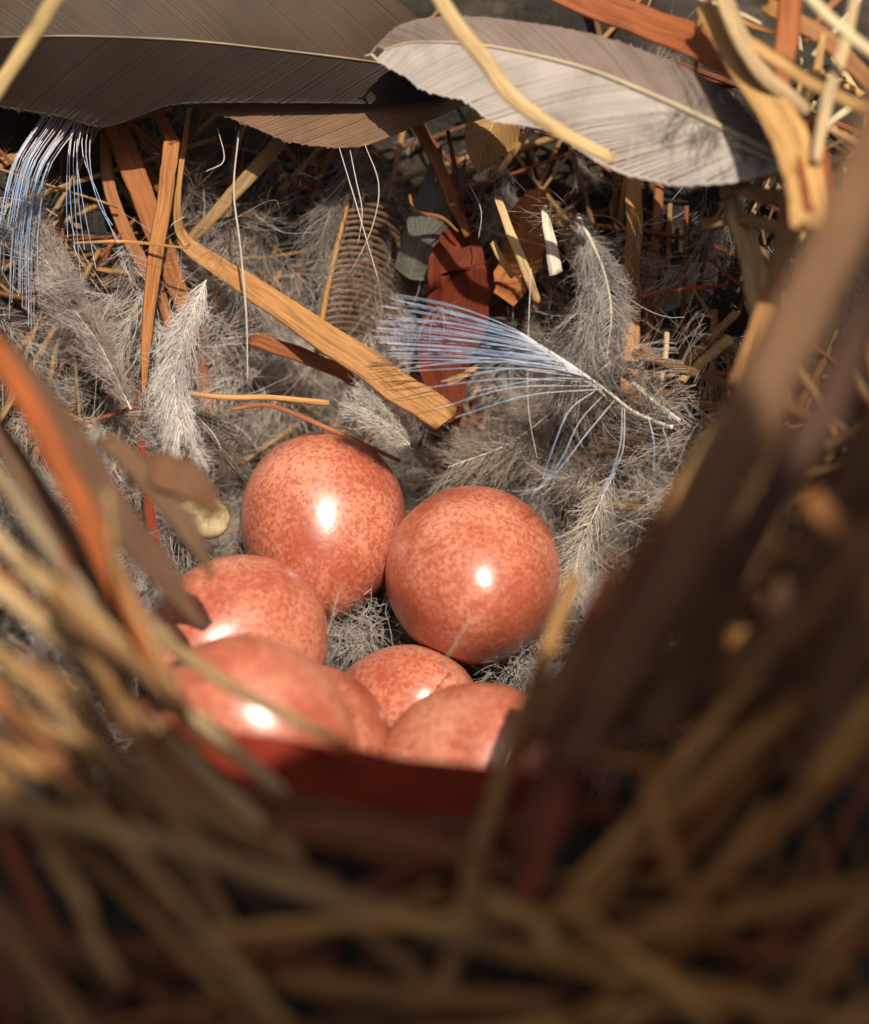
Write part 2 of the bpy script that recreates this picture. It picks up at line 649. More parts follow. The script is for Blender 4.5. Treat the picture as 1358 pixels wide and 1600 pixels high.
def plume(root, dirs, length, M=8, nb=10, r=0.003, curl=0.9, jitter=0.3, blen=0.09, pull=None):
    """barbs with fine barbules"""
    K = len(root)
    p = hairs(root, dirs, length, M, curl, jitter, pull)
    rad = np.linspace(1.0, 0.45, M)[None, :] * r * RNG.uniform(0.7, 1.3, (K, 1))
    out = [tubes(p, rad)]
    if nb:
        f = RNG.uniform(0.12, 1.0, (K, nb)) * (M - 1)
        i = np.minimum(f.astype(int), M - 2)
        fr = (f - i)[..., None]
        k = np.arange(K)[:, None]
        base = p[k, i] * (1 - fr) + p[k, i + 1] * fr
        tan = unit(p[k, i + 1] - p[k, i])
        d = tan * 0.9 + RNG.normal(size=tan.shape) * 0.75
        ln = blen * RNG.uniform(0.4, 1.3, K * nb) * np.repeat(np.clip(np.asarray(length) / 0.25, 0.4, 1.2), nb)
        h = hairs(base.reshape(-1, 3), d.reshape(-1, 3), ln, 3, 0.7, 0.2)
        out.append(tubes(h, np.broadcast_to(np.array([1, 0.85, 0.4]) * r * 0.5, (K * nb, 3))))
    return out


def down_feather(name, label, pts, left, right, col, count=70, angle=0.9, w=(3.6, 1.2), nb=12, r=0.0032, curl=0.9, lift=0.15, group=None, tilt=0.0, pull=None, shaft_col=None, mat=None, start=0.0, jitter=0.3):
    """soft feather with loose barbs: left/right px lengths [(t, px)]"""
    sh = Shaft(pts, tilt)
    root = empty(name, sh.path[0])
    tag(root, label, 'feather', group)
    v, q, u = shaft_mesh(sh, *w)
    obj('shaft', mesh_from('shaft', v, q, u), M_SHAFT, shaft_col or lin(225, 215, 195), root, sh.path[0])
    parts = []
    for sgn, prof in ((1, left), (-1, right)):
        if not prof:
            continue
        t = start + (1 - start) * np.sort(RNG.random(count))
        ln = np.interp(t, [p[0] for p in prof], [p[1] for p in prof]) * sh.px * RNG.uniform(0.75, 1.15, count)
        pos, T, N, B = sh.at(t * sh.L)
        d = B * sgn * math.sin(angle) + T * math.cos(angle) + N * RNG.normal(lift, 0.25, (count, 1))
        parts += plume(pos, d, ln, 10, nb // 2, r * 0.8, curl * 0.6, jitter * 0.5, pull=pull if pull is not None else unit(T + RNG.normal(size=3) * 0.3) * 1.2)
    v, q, u = join(parts)
    tag(obj('barbs', mesh_from('barbs', v, q, u), mat or M_DOWN, col, root, sh.path[0]), kind='stuff')
    return root


def barb_spray(name, label, shaft_pts, barbs, col, r=(2.2, 1.0), w=(7, 3), mat=None, shaft_col=None, group=None, extra=None):
    """open feather: each barb a px polyline of its own"""
    sh = Shaft(shaft_pts)
    root = empty(name, sh.path[0])
    tag(root, label, 'feather', group)
    v, q, u = shaft_mesh(sh, *w)
    obj('shaft', mesh_from('shaft', v, q, u), M_SHAFT, shaft_col or lin(240, 232, 220), root, sh.path[0])
    parts = []
    M = 14
    for b in barbs:
        path, _ = catmull([P(*p) for p in b], M)
        rad = np.linspace(r[0], r[1], M)[None] * PIX * b[0][2] / 1.0
        parts.append(tubes(path[None], rad, 5))
    v, q, u = join(parts)
    obj('barbs', mesh_from('barbs', v, q, u), mat or M_BLUE, col, root, sh.path[0])
    if extra is not None:
        v, q, u = join(extra)
        tag(obj('down_barbs', mesh_from('down_barbs', v, q, u), M_DOWN, lin(165, 155, 148), root, sh.path[0]), kind='stuff')
    return root


# ------------------------------------------------------------------ the setting: nest cup, added shade board

G0 = np.array([0.0, 0.0])


def rim_radius(th):
    c, s = np.cos(th), np.sin(th)            # s = +1 at the far side
    back = np.clip(s, 0, 1) ** 1.3
    front = np.clip(-s, 0, 1) ** 1.3
    side = 1 - back - front
    return back * 5.0 + front * 3.1 + side * np.where(c > 0, 3.3, 3.7)


def cup_height(r, th):
    q = r / rim_radius(th)
    h = 3.6 * np.clip((q - 0.36) / 0.64, 0, 1) ** 1.15
    out = np.clip(q - 1.0, 0, 10)
    return h + 0.12 * np.clip((q - .36) / .64, 0, 1) - 0.5 * out ** 1.5


def build_cup():
    nr, na = 90, 160
    rr = np.concatenate([np.linspace(0.02, 6, 70), np.linspace(6.3, 16, 20)])
    th = np.linspace(0, 2 * math.pi, na, endpoint=False)
    R, TH = np.meshgrid(rr, th, indexing='ij')
    H = cup_height(R, TH)
    X, Y = R * np.cos(TH), R * np.sin(TH)
    H = H + 0.10 * np.sin(X * 5.1 + np.sin(Y * 3.7)) * np.sin(Y * 4.3 + 1) + 0.05 * np.sin(X * 11 + Y * 7)
    H = H - 0.2
    V = np.stack([X, Y, H], -1).reshape(-1, 3)
    idx = np.arange(nr * na).reshape(nr, na)
    nx = np.roll(idx, -1, 1)
    q = np.stack([idx[:-1], idx[1:], nx[1:], nx[:-1]], -1).reshape(-1, 4)
    me = mesh_from('nest_wall', V, q, V[:, :2])
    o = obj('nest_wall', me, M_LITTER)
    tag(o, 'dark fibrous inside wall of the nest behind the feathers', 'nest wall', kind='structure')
    bv = BVHTree.FromPolygons([tuple(v) for v in V], [tuple(int(i) for i in f) for f in q])
    return o, bv


CUP, BVH = build_cup()


def depth_at(px, py):
    d = P(px, py, 1.0) - CAMC
    L = np.linalg.norm(d)
    hit = BVH.ray_cast(Vector(CAMC), Vector(d / L))
    return 17.0 if hit[0] is None else hit[3] / L


def build_shade_board():  # unseen board added behind the camera to shade the near rim
    d0, d1 = -2.0, -3.4
    ctrl = [(-7, 4.1), (-3, 4.6), (-0.6, 5.05), (0.3, 5.5), (1.2, 5.78), (2.2, 5.95), (2.7, 6.1), (3.2, 6.25), (4.4, 7.5), (6, 9.4), (8, 11.2)]
    edge = []
    for j in range(61):                       # ragged edge breaks up the shade line
        x = -7 + 15 * j / 60 + RNG.normal() * 0.03
        edge.append((x, float(np.interp(x, [c[0] for c in ctrl], [c[1] for c in ctrl])) + RNG.normal() * (0.12 if x < 2.9 else 0.5)))
    poly = edge + [(8, 2.6), (-7, 2.6)]
    k = len(poly)
    V = [CAMC + cv(x, y, d) for d in (d0, d1) for x, y in poly]
    me = bpy.data.meshes.new('added_shade_board')
    faces = [list(range(k)), [k + i for i in reversed(range(k))]] + [[i, k + i, k + (i + 1) % k, (i + 1) % k] for i in range(k)]
    me.from_pydata([tuple(v * U) for v in V], [], faces)
    me.update()
    o = obj('added_shade_board', me, M_WOOD)
    tag(o, 'added unseen board shading the near rim', 'board', kind='structure')


build_shade_board()

# ------------------------------------------------------------------ eggs


def egg(label, px, py, d, axis, ra=0.79, rb=0.64, k=0.10):
    nu, nv = 72, 48
    c = P(px, py, d)
    ax = unit(cv(*axis))
    e1 = unit(np.cross(ax, TOCAM + np.array([0.3, 0, 0])))
    e2 = np.cross(ax, e1)
    f = np.linspace(0.01, math.pi - 0.01, nv)
    a = np.arange(nu) * 2 * math.pi / nu
    z = np.cos(f)
    rr = np.sin(f) * rb * (1 - k * z - 0.04 * z ** 2)
    V = c + (z * ra)[:, None, None] * ax + rr[:, None, None] * (np.cos(a)[None, :, None] * e1 + np.sin(a)[None, :, None] * e2)
    idx = np.arange(nu * nv).reshape(nv, nu)
    nx = np.roll(idx, -1, 1)
    q = np.stack([idx[:-1], idx[1:], nx[1:], nx[:-1]], -1).reshape(-1, 4)
    V = V.reshape(-1, 3)
    V = np.vstack([V, c + ax * ra, c - ax * ra])
    caps = []
    for j in range(0, nu, 2):
        caps.append([nu * nv, j, (j + 1) % nu, (j + 2) % nu])
        b0 = (nv - 1) * nu
        caps.append([nu * nv + 1, b0 + (j + 2) % nu, b0 + (j + 1) % nu, b0 + j])
    q = np.vstack([q, np.array(caps)])
    me = mesh_from('egg', V, q)
    o = obj('egg', me, M_EGG, origin=c)
    tag(o, label, 'egg', 'speckled eggs in the cup')
    EGGS.append((c, ra, rb))
    return o


EGGS = []
egg('reddish speckled egg lying farthest back, nearest the broad tan straw', 505, 824, 16.0, (0.05, -0.80, -0.6), 0.785, 0.645, 0.12)
egg('reddish speckled egg farthest right, round with a bright central glint', 741, 902, 15.5, (0.10, -0.3, -0.95), 0.80, 0.665)
egg('speckled egg on the left, half hidden behind the blurred front egg', 362, 1008, 15.0, (-0.6, -0.3, -0.75), 0.78, 0.63)
egg('blurred speckled egg lying on top of the others at front left', 402, 1144, 13.2, (0.85, -0.4, -0.3), 0.72, 0.585, 0.12)
egg('pale speckled egg low in the middle between its neighbours', 632, 1132, 15.45, (0.3, 0.4, -0.8), 0.78, 0.60)
egg('speckled egg at front right above the dark red leaf', 752, 1214, 14.2, (0.75, 0.25, -0.6), 0.78, 0.66)
egg('speckled egg showing only a sliver under the blurred front egg', 478, 1172, 14.45, (0.3, 0.3, -0.9), 0.76, 0.62)

# ------------------------------------------------------------------ feathers

LAV = lin(188, 178, 172)
vane_feather('contour_feather', 'pale grey lavender feather lying across the top right, pointing left',
             [(1226, 250, 14.1), (1100, 186, 14.3), (1000, 141, 14.45), (900, 103, 14.6), (760, 72, 14.75), (650, 66, 14.85), (600, 78, 14.9)],
             [(0, 12), (.05, 55), (.18, 108), (.33, 128), (.45, 120), (.55, 106), (.62, 110), (.70, 114), (.735, 112), (.76, 88), (.86, 84), (.93, 68), (.98, 42), (1.02, 12), (1.03, 0)],
             [(0, 6), (.1, 30), (.2, 58), (.35, 62), (.5, 58), (.7, 48), (.85, 42), (.93, 36), (.98, 24), (1.02, 6), (1.03, 0)],
             LAV, lin(140, 122, 114), shaft_w=(13, 3), shaft_col=lin(196, 180, 150), count=104, a=1.75, bend=0.35, camber=0.22, split=0.012,
             tilt=-0.10, fluff=150, fluff_len=72)
vane_feather('flight_feather', 'large dark brown feather across the top left, its pale shaft level',
             [(740, 122, 15.5), (585, 97, 15.3), (450, 80, 15.2), (300, 64, 15.1), (150, 57, 15.05), (60, 57, 15.0), (-60, 62, 15.0), (-200, 80, 15.0)],
             [(0, 30), (.15, 60), (.45, 88), (.52, 95), (.60, 128), (.64, 134), (.68, 118), (.8, 100), (.95, 60), (1, 0)],
             [(0, 40), (.1, 100), (.3, 150), (.7, 150), (.9, 80), (1.0, 0)],
             lin(42, 29, 22), lin(68, 48, 32), shaft_w=(5, 3), shaft_col=lin(128, 106, 74), count=210, a=1.25, bend=0.2, camber=0.16,
             dih=(0.28, -0.05), split=0.02, tilt=0.0)
vane_feather('brown_feather', 'warm brown feather edge showing below the dark top left feather',
             [(790, 132, 15.6), (640, 134, 15.5), (480, 134, 15.45), (340, 132, 15.4), (270, 142, 15.4)],
             [(0, 20), (.12, 46), (.3, 84), (.5, 96), (.66, 86), (.8, 56), (.93, 34), (1.0, 0)],
             [(0, 20), (.5, 40), (1, 0)],
             lin(124, 90, 64), lin(110, 80, 60), count=100, a=2.2, bend=0.5, camber=0.05, dih=(-0.05, 0.1), tilt=0.1)
vane_feather('tan_feather', 'small tan curled feather hanging under the pale top feather',
             [(790, 150, 15.9), (770, 195, 15.9), (752, 240, 15.85), (748, 272, 15.8)],
             [(0, 30), (.35, 62), (.6, 40), (.85, 14), (1, 0)], [(0, 30), (.4, 45), (.7, 30), (1, 0)],
             lin(176, 136, 84), lin(182, 146, 96), shaft_w=(3, 1.5), shaft_col=lin(190, 150, 96), count=70, a=0.9, bend=0.8, camber=0.9, tilt=0.5, blunt=True)
vane_feather('dark_feather', 'dark brown feather with evenly arched open barbs in the middle of the back wall',
             [(500, 520, 16.2), (512, 450, 16.2), (528, 380, 16.2), (548, 300, 16.2)],
             [], [(0, 120), (.3, 165), (.55, 165), (.75, 140), (.9, 105), (1.0, 70), (1.3, 30), (1.5, 0)],
             lin(110, 85, 60), lin(118, 92, 72), shaft_w=(11, 8), shaft_col=lin(190, 140, 80), count=22, a=0.55, bend=-1.1, camber=0.9, tilt=-0.05, ridge=0.7, fill=0.34, margin=0.4)
vane_feather('slate_feather', 'narrow slate grey feather end in the dark gap right of the arched feather',
             [(640, 435, 16.2), (664, 360, 16.1), (694, 280, 16.0)],
             [(0, 30), (.5, 36), (1.1, 34), (1.3, 26), (1.35, 0)], [(0, 24), (.5, 32), (1.1, 30), (1.3, 18), (1.35, 0)],
             lin(104, 101, 94), lin(112, 108, 100), shaft_w=(3, 2), shaft_col=lin(140, 132, 116), count=64, a=2.0, camber=0.8, tilt=0.35, split=0.08, blunt=True)
vane_feather('barred_feather', 'dark feather with level lines behind the orange straws at upper left',
             [(70, 285, 16.5), (140, 300, 16.5), (220, 318, 16.5), (300, 330, 16.5)],
             [(0, 25), (.5, 32), (1.0, 10)], [(0, 25), (.5, 34), (1.0, 10)],
             lin(120, 105, 92), lin(110, 96, 84), count=34, a=2.4, camber=0.4)
vane_feather('grey_feather', 'small white grey feather in the dark hollow at the right',
             [(1115, 410, 16.2), (1080, 440, 16.1), (1045, 470, 16.1), (1025, 485, 16.1)],
             [(0, 20), (.5, 30), (1, 6), (1.05, 0)], [(0, 20), (.5, 42), (1, 10), (1.05, 0)],
             lin(175, 168, 158), lin(165, 158, 148), count=40, a=1.6, camber=0.6, tilt=0.4)
down_feather('grey_contour_feather', 'broad soft grey feather standing at the left edge',
             [(205, 640, 15.3), (158, 543, 15.35), (121, 491, 15.4), (85, 430, 15.45), (60, 385, 15.5), (50, 335, 15.55)],
             [(0, 30), (.1, 50), (.3, 72), (.5, 80), (.75, 66), (.95, 40), (1, 26)], [(0, 24), (.1, 40), (.3, 64), (.5, 80), (.7, 80), (.9, 62), (1.0, 40)],
             lin(204, 190, 184, 0.9), count=300, angle=0.62, w=(4, 1.6), nb=16, r=0.0042, curl=0.5, jitter=0.16, lift=0.05, shaft_col=lin(200, 184, 170))

GREYD = lin(210, 204, 200, 0.9)
down_feather('white_down_feather', 'whitish downy feather hanging above the left of the farthest egg',
             [(322, 438, 15.7), (300, 490, 15.6), (284, 535, 15.5), (273, 590, 15.4), (276, 640, 15.35), (285, 680, 15.3)],
             [(0, 50), (.4, 75), (.7, 100), (1, 70)], [(0, 55), (.4, 70), (.7, 85), (1, 70)],
             lin(244, 240, 238, 0.95), count=170, angle=0.6, nb=14, curl=0.5, jitter=0.15)
down_feather('fluffy_down_feather', 'fluffy grey down feather standing at centre right, pale shaft curved',
             [(902, 335, 15.15), (925, 380, 15.15), (945, 430, 15.2), (955, 490, 15.25), (948, 560, 15.35)],
             [(0, 12), (.2, 30), (.5, 50), (1, 40)], [(0, 12), (.2, 70), (.5, 150), (.8, 170), (1, 120)],
             GREYD, count=240, angle=1.0, w=(8, 2), nb=18, curl=1.0)
down_feather('tail_down_feather', 'grey down spreading behind the blue barbed feather',
             [(960, 560, 16.1), (890, 620, 16.1), (800, 690, 16.05), (700, 730, 16.0)],
             [(0, 60), (.5, 110), (1, 80)], [(0, 60), (.5, 90), (1, 60)],
             lin(205, 193, 180, 0.85), count=130, angle=0.7, nb=14)
down_feather('pale_down_feather', 'pale down tuft at the right of the farthest right egg',
             [(960, 740, 15.9), (930, 800, 15.7), (905, 860, 15.5), (900, 930, 15.3)],
             [(0, 60), (.5, 70), (1, 50)], [(0, 60), (.5, 60), (1, 50)],
             lin(236, 228, 216, 0.9), count=100, angle=0.6, nb=10)
down_feather('dark_down_feather', 'dusky down hanging under the brown feather at upper middle',
             [(560, 220, 16.2), (545, 270, 16.2), (520, 320, 16.2), (500, 380, 16.2)],
             [(0, 80), (.5, 90), (1, 60)], [(0, 60), (.5, 70), (1, 60)],
             lin(190, 182, 174, 0.8), count=90, angle=0.5, nb=9, curl=0.8)
down_feather('small_down_feather', 'white down ball under the end of the broad tan straw',
             [(640, 695, 15.6), (612, 668, 15.5), (588, 650, 15.45), (566, 636, 15.45)],
             [(0, 40), (.5, 50), (1, 40)], [(0, 40), (.5, 50), (1, 40)],
             lin(245, 240, 232, 0.95), count=180, angle=0.8, nb=16)
down_feather('arched_down_feather', 'grey feather with long parallel barbs beside the farthest egg',
             [(285, 630, 15.8), (312, 655, 15.8), (338, 685, 15.85), (352, 725, 15.9)],
             [(0, 60), (.5, 75), (1, 60)], [(0, 40), (.5, 55), (1, 50)],
             lin(150, 138, 122, 0.7), count=46, angle=0.55, nb=0, curl=0.15, r=0.006, jitter=0.04)

# blue barbed feather in the middle
bb = []
tips = [(619, 456), (612, 468), (610, 473), (604, 482), (600, 489), (599, 494), (598, 501), (592, 508), (590, 516), (593, 521), (594, 527), (597, 533), (604, 539), (611, 543), (613, 549), (618, 556), (621, 562)]
tips = [(x + RNG.normal() * 3, y + j * 3.0) for x, y in tips for j in (0, 1.2)]
for i, (x, y) in enumerate(tips):
    f = i / (len(tips) - 1)
    rx, ry = 815 + 92 * f, 520 + 66 * f
    mx_, my_ = (x + rx) / 2, (y + ry) / 2 - 9 + 2 * f
    bb.append([(rx + 40, ry + 34, 15.12), (rx, ry, 15.07), (mx_ + RNG.normal() * 4, my_ + RNG.normal() * 2.5, 14.97 + RNG.normal() * 0.04), (x + RNG.normal() * 6, y + RNG.normal() * 3, 14.92 + RNG.normal() * 0.06)])
for (rx, ry), (mx_, my_), (x, y) in [((905, 582), (770, 560), (622, 578)), ((915, 590), (780, 575), (630, 580)), ((925, 597), (790, 592), (656, 607)), ((935, 603), (800, 606), (680, 640)),
                                     ((943, 608), (825, 618), (712, 652)), ((900, 585), (800, 576), (690, 596)), ((890, 575), (780, 565), (650, 572)), ((920, 593), (850, 592), (740, 612))]:
    bb.append([(rx, ry, 15.12), (mx_, my_, 14.97), (x, y, 14.92)])
for b in [[(931, 610), (891, 640), (868, 690), (848, 748)], [(945, 615), (905, 660), (876, 720), (830, 776)], [(960, 626), (915, 680), (880, 726), (838, 768)], [(972, 636), (970, 690), (955, 740), (931, 786)],
          [(976, 638), (974, 700), (960, 735), (940, 775)], [(1012, 648), (1022, 690), (1022, 738)], [(1036, 670), (1044, 695), (1046, 715)]]:
    bb.append([(x, y, 15.12 - 0.1 * j) for j, (x, y) in enumerate(b)])
ex_root = np.array([P(850 + 200 * t, 545 + 112 * t, 15.17) for t in RNG.random(170)])
ex_dir = np.array([cv(*v) for v in RNG.normal(size=(170, 3)) * np.array([1, 1, 0.4])])
barb_spray('blue_barbed_feather', 'open feather with white and sky blue barbs fanning left in the middle',
           [(1050, 668, 15.22), (1015, 655, 15.19), (985, 640, 15.17), (943, 607, 15.12), (880, 562, 15.10), (820, 525, 15.07)], bb, lin(198, 200, 212, 0.9),
           r=(0.8, 0.42), w=(7, 2), extra=plume(ex_root, ex_dir, RNG.uniform(0.2, 0.6, 170), 8, 6, 0.0024))
barb_spray('quill_feather', 'short shiny white quill end right of the blue fan',
           [(988, 598, 15.4), (1020, 626, 15.4), (1062, 658, 15.4)], [[(990 + 10 * i, 600 + 8 * i, 15.4), (1000 + 12 * i, 615 + 12 * i, 15.3), (1002 + 16 * i, 640 + 10 * i, 15.35)] for i in range(6)], lin(220, 214, 208, 0.9), r=(0.7, 0.4), w=(9, 7), mat=M_DOWN)
sp = []
for i in range(34):
    f = i / 33 + RNG.normal() * 0.03
    g = RNG.normal() * 5
    d0 = 15.35 + RNG.random() * 0.2
    sp.append([(95 + 50 * f + g, 140 + 4 * f, d0 + .2), (62 + 56 * f + g, 190 + 8 * f, d0), (22 + 50 * f + g, 255 + 12 * f, d0 - .1), (4 + 50 * f + g * 1.4, 340 + 30 * f, d0 - .1),
               (-8 + 62 * f + g * 2, 395 + 110 * f + RNG.normal() * 30, d0)])
for hx, tx, ty in ((128, 118, 400), (134, 126, 436), (140, 132, 390), (146, 206, 442), (152, 186, 380), (158, 176, 352), (138, 150, 420), (126, 106, 372)):
    d0 = 15.3 + RNG.random() * 0.2
    sp.append([(hx, 150, d0 + .2), (hx - 18, 230, d0), (hx - 14 + (tx - hx) * .4, 310, d0), (tx, ty, d0)])
barb_spray('blue_white_feather', 'spray of long white and violet blue barbs hanging at the upper left edge',
           [(230, 150, 15.8), (150, 158, 15.7), (85, 150, 15.65)], sp, lin(214, 210, 218, 0.9), r=(0.75, 0.4), w=(3, 2))

# ------------------------------------------------------------------ straws and blades on the far wall

TAN, PALE, ORG, RED, DUL, BRN = lin(206, 152, 84), lin(232, 200, 142), lin(204, 126, 52), lin(150, 62, 26), lin(160, 128, 84), lin(132, 88, 48)
BACK = [
    ('flat_straw', 'broad tan split straw slanting down to the farthest egg', 'straw', [(281, 360, 16.0), (300, 388, 15.95), (400, 455, 15.75), (520, 535, 15.5), (620, 602, 15.35), (694, 652, 15.25)], [14, 26, 38, 46, 52, 50], lin(198, 142, 80), .18, .1),
    ('straw', 'thin curved straw rising from the upper end of the broad tan straw', 'straw', [(296, 170, 15.9), (284, 250, 15.85), (276, 320, 15.9), (281, 362, 15.95), (292, 384, 15.95)], [7, 9, 12, 14, 12], lin(196, 146, 82), .3, .2),
    ('straw', 'orange tan straw standing upright, bent at its top', 'straw', [(268, 222, 15.65), (258, 310, 15.6), (242, 410, 15.55), (230, 520, 15.55), (224, 612, 15.6)], [26, 25, 24, 18, 7], lin(190, 126, 62), .3, .3),
    ('straw', 'short orange straw tilted from the dark feather to the upright straw', 'straw', [(232, 150, 15.8), (250, 185, 15.75), (270, 222, 15.65)], [15, 18, 22], lin(170, 98, 44), .4, .2),
    ('flat_straw', 'wide orange brown blade leaning under the upright straw', 'grass blade', [(176, 180, 15.9), (205, 260, 15.85), (240, 350, 15.85), (270, 430, 15.9), (300, 520, 16.0), (325, 640, 16.05)], [38, 40, 36, 32, 26, 20], lin(172, 106, 52), .2, .3),
    ('straw', 'narrow orange straw left of the wide leaning blade', 'straw', [(163, 200, 15.95), (170, 290, 15.9), (200, 370, 15.9), (245, 450, 15.95), (268, 510, 16.0)], [18, 20, 22, 20, 16], lin(172, 112, 62), .3, .2),
    ('straw', 'dark thin straw between the two leaning orange straws', 'straw', [(192, 190, 16.1), (225, 255, 16.1), (250, 300, 16.1)], [12, 12, 10], BRN, .5, 0),
    ('straw', 'dull flat straw slanting left below the brown feather', 'straw', [(436, 222, 16.0), (385, 280, 15.95), (340, 330, 15.95), (300, 372, 16.0)], [24, 24, 20, 16], lin(176, 142, 96), .3, .3),
    ('dry_stalk', 'long thin white stem hanging down left of centre', 'stem', [(373, 205, 15.6), (366, 300, 15.55), (377, 400, 15.55), (385, 500, 15.6), (387, 600, 15.7)], [2.4, 3.2, 3.6, 3.6, 2], lin(214, 206, 196), .8, 0),
    ('dry_stalk', 'thin level straw crossing the upright orange straw', 'stem', [(115, 380, 15.45), (200, 378, 15.4), (293, 388, 15.4)], [4, 6, 3], lin(214, 158, 84), .7, 0),
    ('dry_stalk', 'thin pale straw lying level above the farthest egg', 'stem', [(294, 614, 15.5), (350, 621, 15.45), (430, 622, 15.45), (512, 629, 15.5)], [7, 9, 9, 9], lin(220, 164, 100), .6, 0),
    ('dry_stalk', 'thin brown stem sloping onto the farthest egg', 'stem', [(360, 640, 15.8), (420, 634, 15.8), (500, 664, 15.9), (624, 720, 16.1)], [6, 7, 8, 6], lin(190, 118, 66), .6, 0),
    ('bark_strip', 'short rust brown strip under the broad tan straw', 'leaf strip', [(395, 530, 15.9), (450, 548, 15.85), (530, 580, 15.85), (560, 600, 15.9)], [26, 26, 24, 14], lin(160, 88, 40), .2, .4),
    ('straw', 'brown straw dropping from the pale top feather left of the rust leaf', 'straw', [(648, 185, 15.9), (680, 250, 15.85), (712, 320, 15.9), (730, 366, 15.95)], [18, 20, 20, 12], lin(156, 96, 52), .4, .2),
    ('dry_stalk', 'dark red thin stem beside the dropping brown straw', 'stem', [(700, 205, 15.8), (712, 270, 15.75), (722, 330, 15.8)], [6, 8, 6], lin(120, 44, 24), .7, 0),
    ('dry_stalk', 'thin curling tan tendril left of the dark red stem', 'stem', [(640, 305, 15.9), (650, 330, 15.85), (690, 340, 15.85), (716, 362, 15.9)], [5, 6, 6, 4], lin(176, 110, 56), .7, 0),
    ('straw', 'pale straw pointing down right at upper middle', 'straw', [(778, 310, 15.5), (800, 370, 15.4), (825, 430, 15.45), (840, 470, 15.6)], [12, 15, 16, 12], lin(228, 196, 140), .5, .1),
    ('straw', 'bright white cut straw in the upper middle', 'straw', [(850, 326, 15.35), (859, 370, 15.3), (868, 425, 15.3)], [12, 18, 24], lin(248, 236, 212), .45, .2),
    ('straw', 'short tan straw against the rust leaf', 'straw', [(770, 380, 15.75), (786, 408, 15.7), (800, 432, 15.75)], [10, 12, 8], lin(226, 176, 104), .5, 0),
    ('straw', 'thick tan straw standing upright at centre right', 'straw', [(990, 270, 16.0), (990, 350, 15.95), (988, 450, 15.9), (986, 540, 15.85), (982, 612, 15.8)], [28, 30, 30, 32, 30], lin(206, 148, 82), .4, .4),
    ('straw', 'second darker upright straw right of the thick tan one', 'straw', [(1030, 280, 16.2), (1024, 380, 16.15), (1015, 480, 16.1), (1008, 560, 16.1)], [16, 18, 20, 16], lin(160, 98, 50), .5, .1),
    ('dry_stalk', 'thin rust red twig lying level at centre right', 'stem', [(998, 464, 15.6), (1060, 452, 15.55), (1136, 446, 15.5)], [6, 8, 6], lin(176, 84, 40), .8, 0),
    ('straw', 'yellow straw end pointing at the blue feather shaft', 'straw', [(1056, 606, 15.6), (1090, 572, 15.5), (1140, 530, 15.3)], [11, 16, 18], lin(232, 188, 116), .4, .2),
    ('straw', 'tan straw just above the yellow straw end', 'straw', [(1046, 590, 15.75), (1090, 550, 15.65), (1150, 490, 15.4)], [8, 13, 14], lin(200, 150, 86), .5, .1),
    ('straw', 'pale upright stub under the tan straws at centre right', 'straw', [(1042, 520, 15.8), (1040, 560, 15.75), (1034, 594, 15.75)], [8, 9, 7], lin(216, 184, 140), .6, 0),
    ('straw', 'pale long straw lying over the pale top feather', 'straw', [(672, -30, 13.75), (715, 40, 13.85), (762, 98, 13.95), (800, 150, 14.0), (870, 202, 14.1), (955, 247, 14.2)], [26, 28, 28, 26, 24, 20], lin(236, 202, 146), .45, .2),
    ('straw', 'pale straw crossing the top left corner', 'straw', [(112, -40, 13.6), (72, 22, 13.7), (34, 80, 13.8), (-20, 165, 13.9)], [26, 26, 25, 24], lin(226, 196, 134), .5, .2),
    ('straw', 'yellow straw lying across the blue feather barbs', 'straw', [(700, 598, 15.5), (722, 588, 15.45), (746, 573, 15.45)], [14, 12, 8], lin(214, 164, 92), .4, .2),
]
for nm, lb, ct, pts, w, c, fl, tw in BACK:
    straw(nm, lb, ct, pts, w, c, fl, tw, group='straws on the far wall')


def leaf(name, label, pts, w, col, curl=0.5, twist=0.2, flat=0.06, tw2=None):
    return straw(name, label, 'leaf', pts, w, col, flat, twist, mat=M_LEAF, curl=curl, n=26, rag=0.25, tw2=tw2, wob=0.02)


leaf('dry_leaf', 'curled rust red dry leaf standing behind the blue barbs', [(722, 362, 16.1), (708, 420, 16.05), (698, 500, 16.1), (694, 580, 16.1), (690, 650, 16.15)], [50, 100, 104, 76, 50], lin(112, 50, 26), .35, .2)
leaf('dry_leaf', 'orange tan dry leaf behind the white cut straw', [(838, 300, 16.3), (826, 350, 16.25), (806, 420, 16.2), (790, 470, 16.2)], [30, 60, 66, 40], lin(186, 116, 62), .4, -.2)
leaf('bark_strip', 'orange flake deep in the gap behind the thick upright straw', [(1010, 400, 16.4), (1004, 440, 16.35), (1000, 480, 16.35)], [24, 34, 20], lin(196, 90, 36), .3, .1)
leaf('dry_leaf', 'rust strip hanging at the left edge among the blue barbs', [(4, 190, 15.9), (14, 300, 15.85), (36, 420, 15.8), (34, 530, 15.8)], [26, 30, 30, 22], lin(140, 60, 36), .3, .2)
leaf('bark_strip', 'small red strip above the half hidden left egg', [(222, 690, 15.2), (232, 780, 15.1), (246, 862, 15.0)], [8, 14, 16], lin(140, 56, 28), .2, .2)

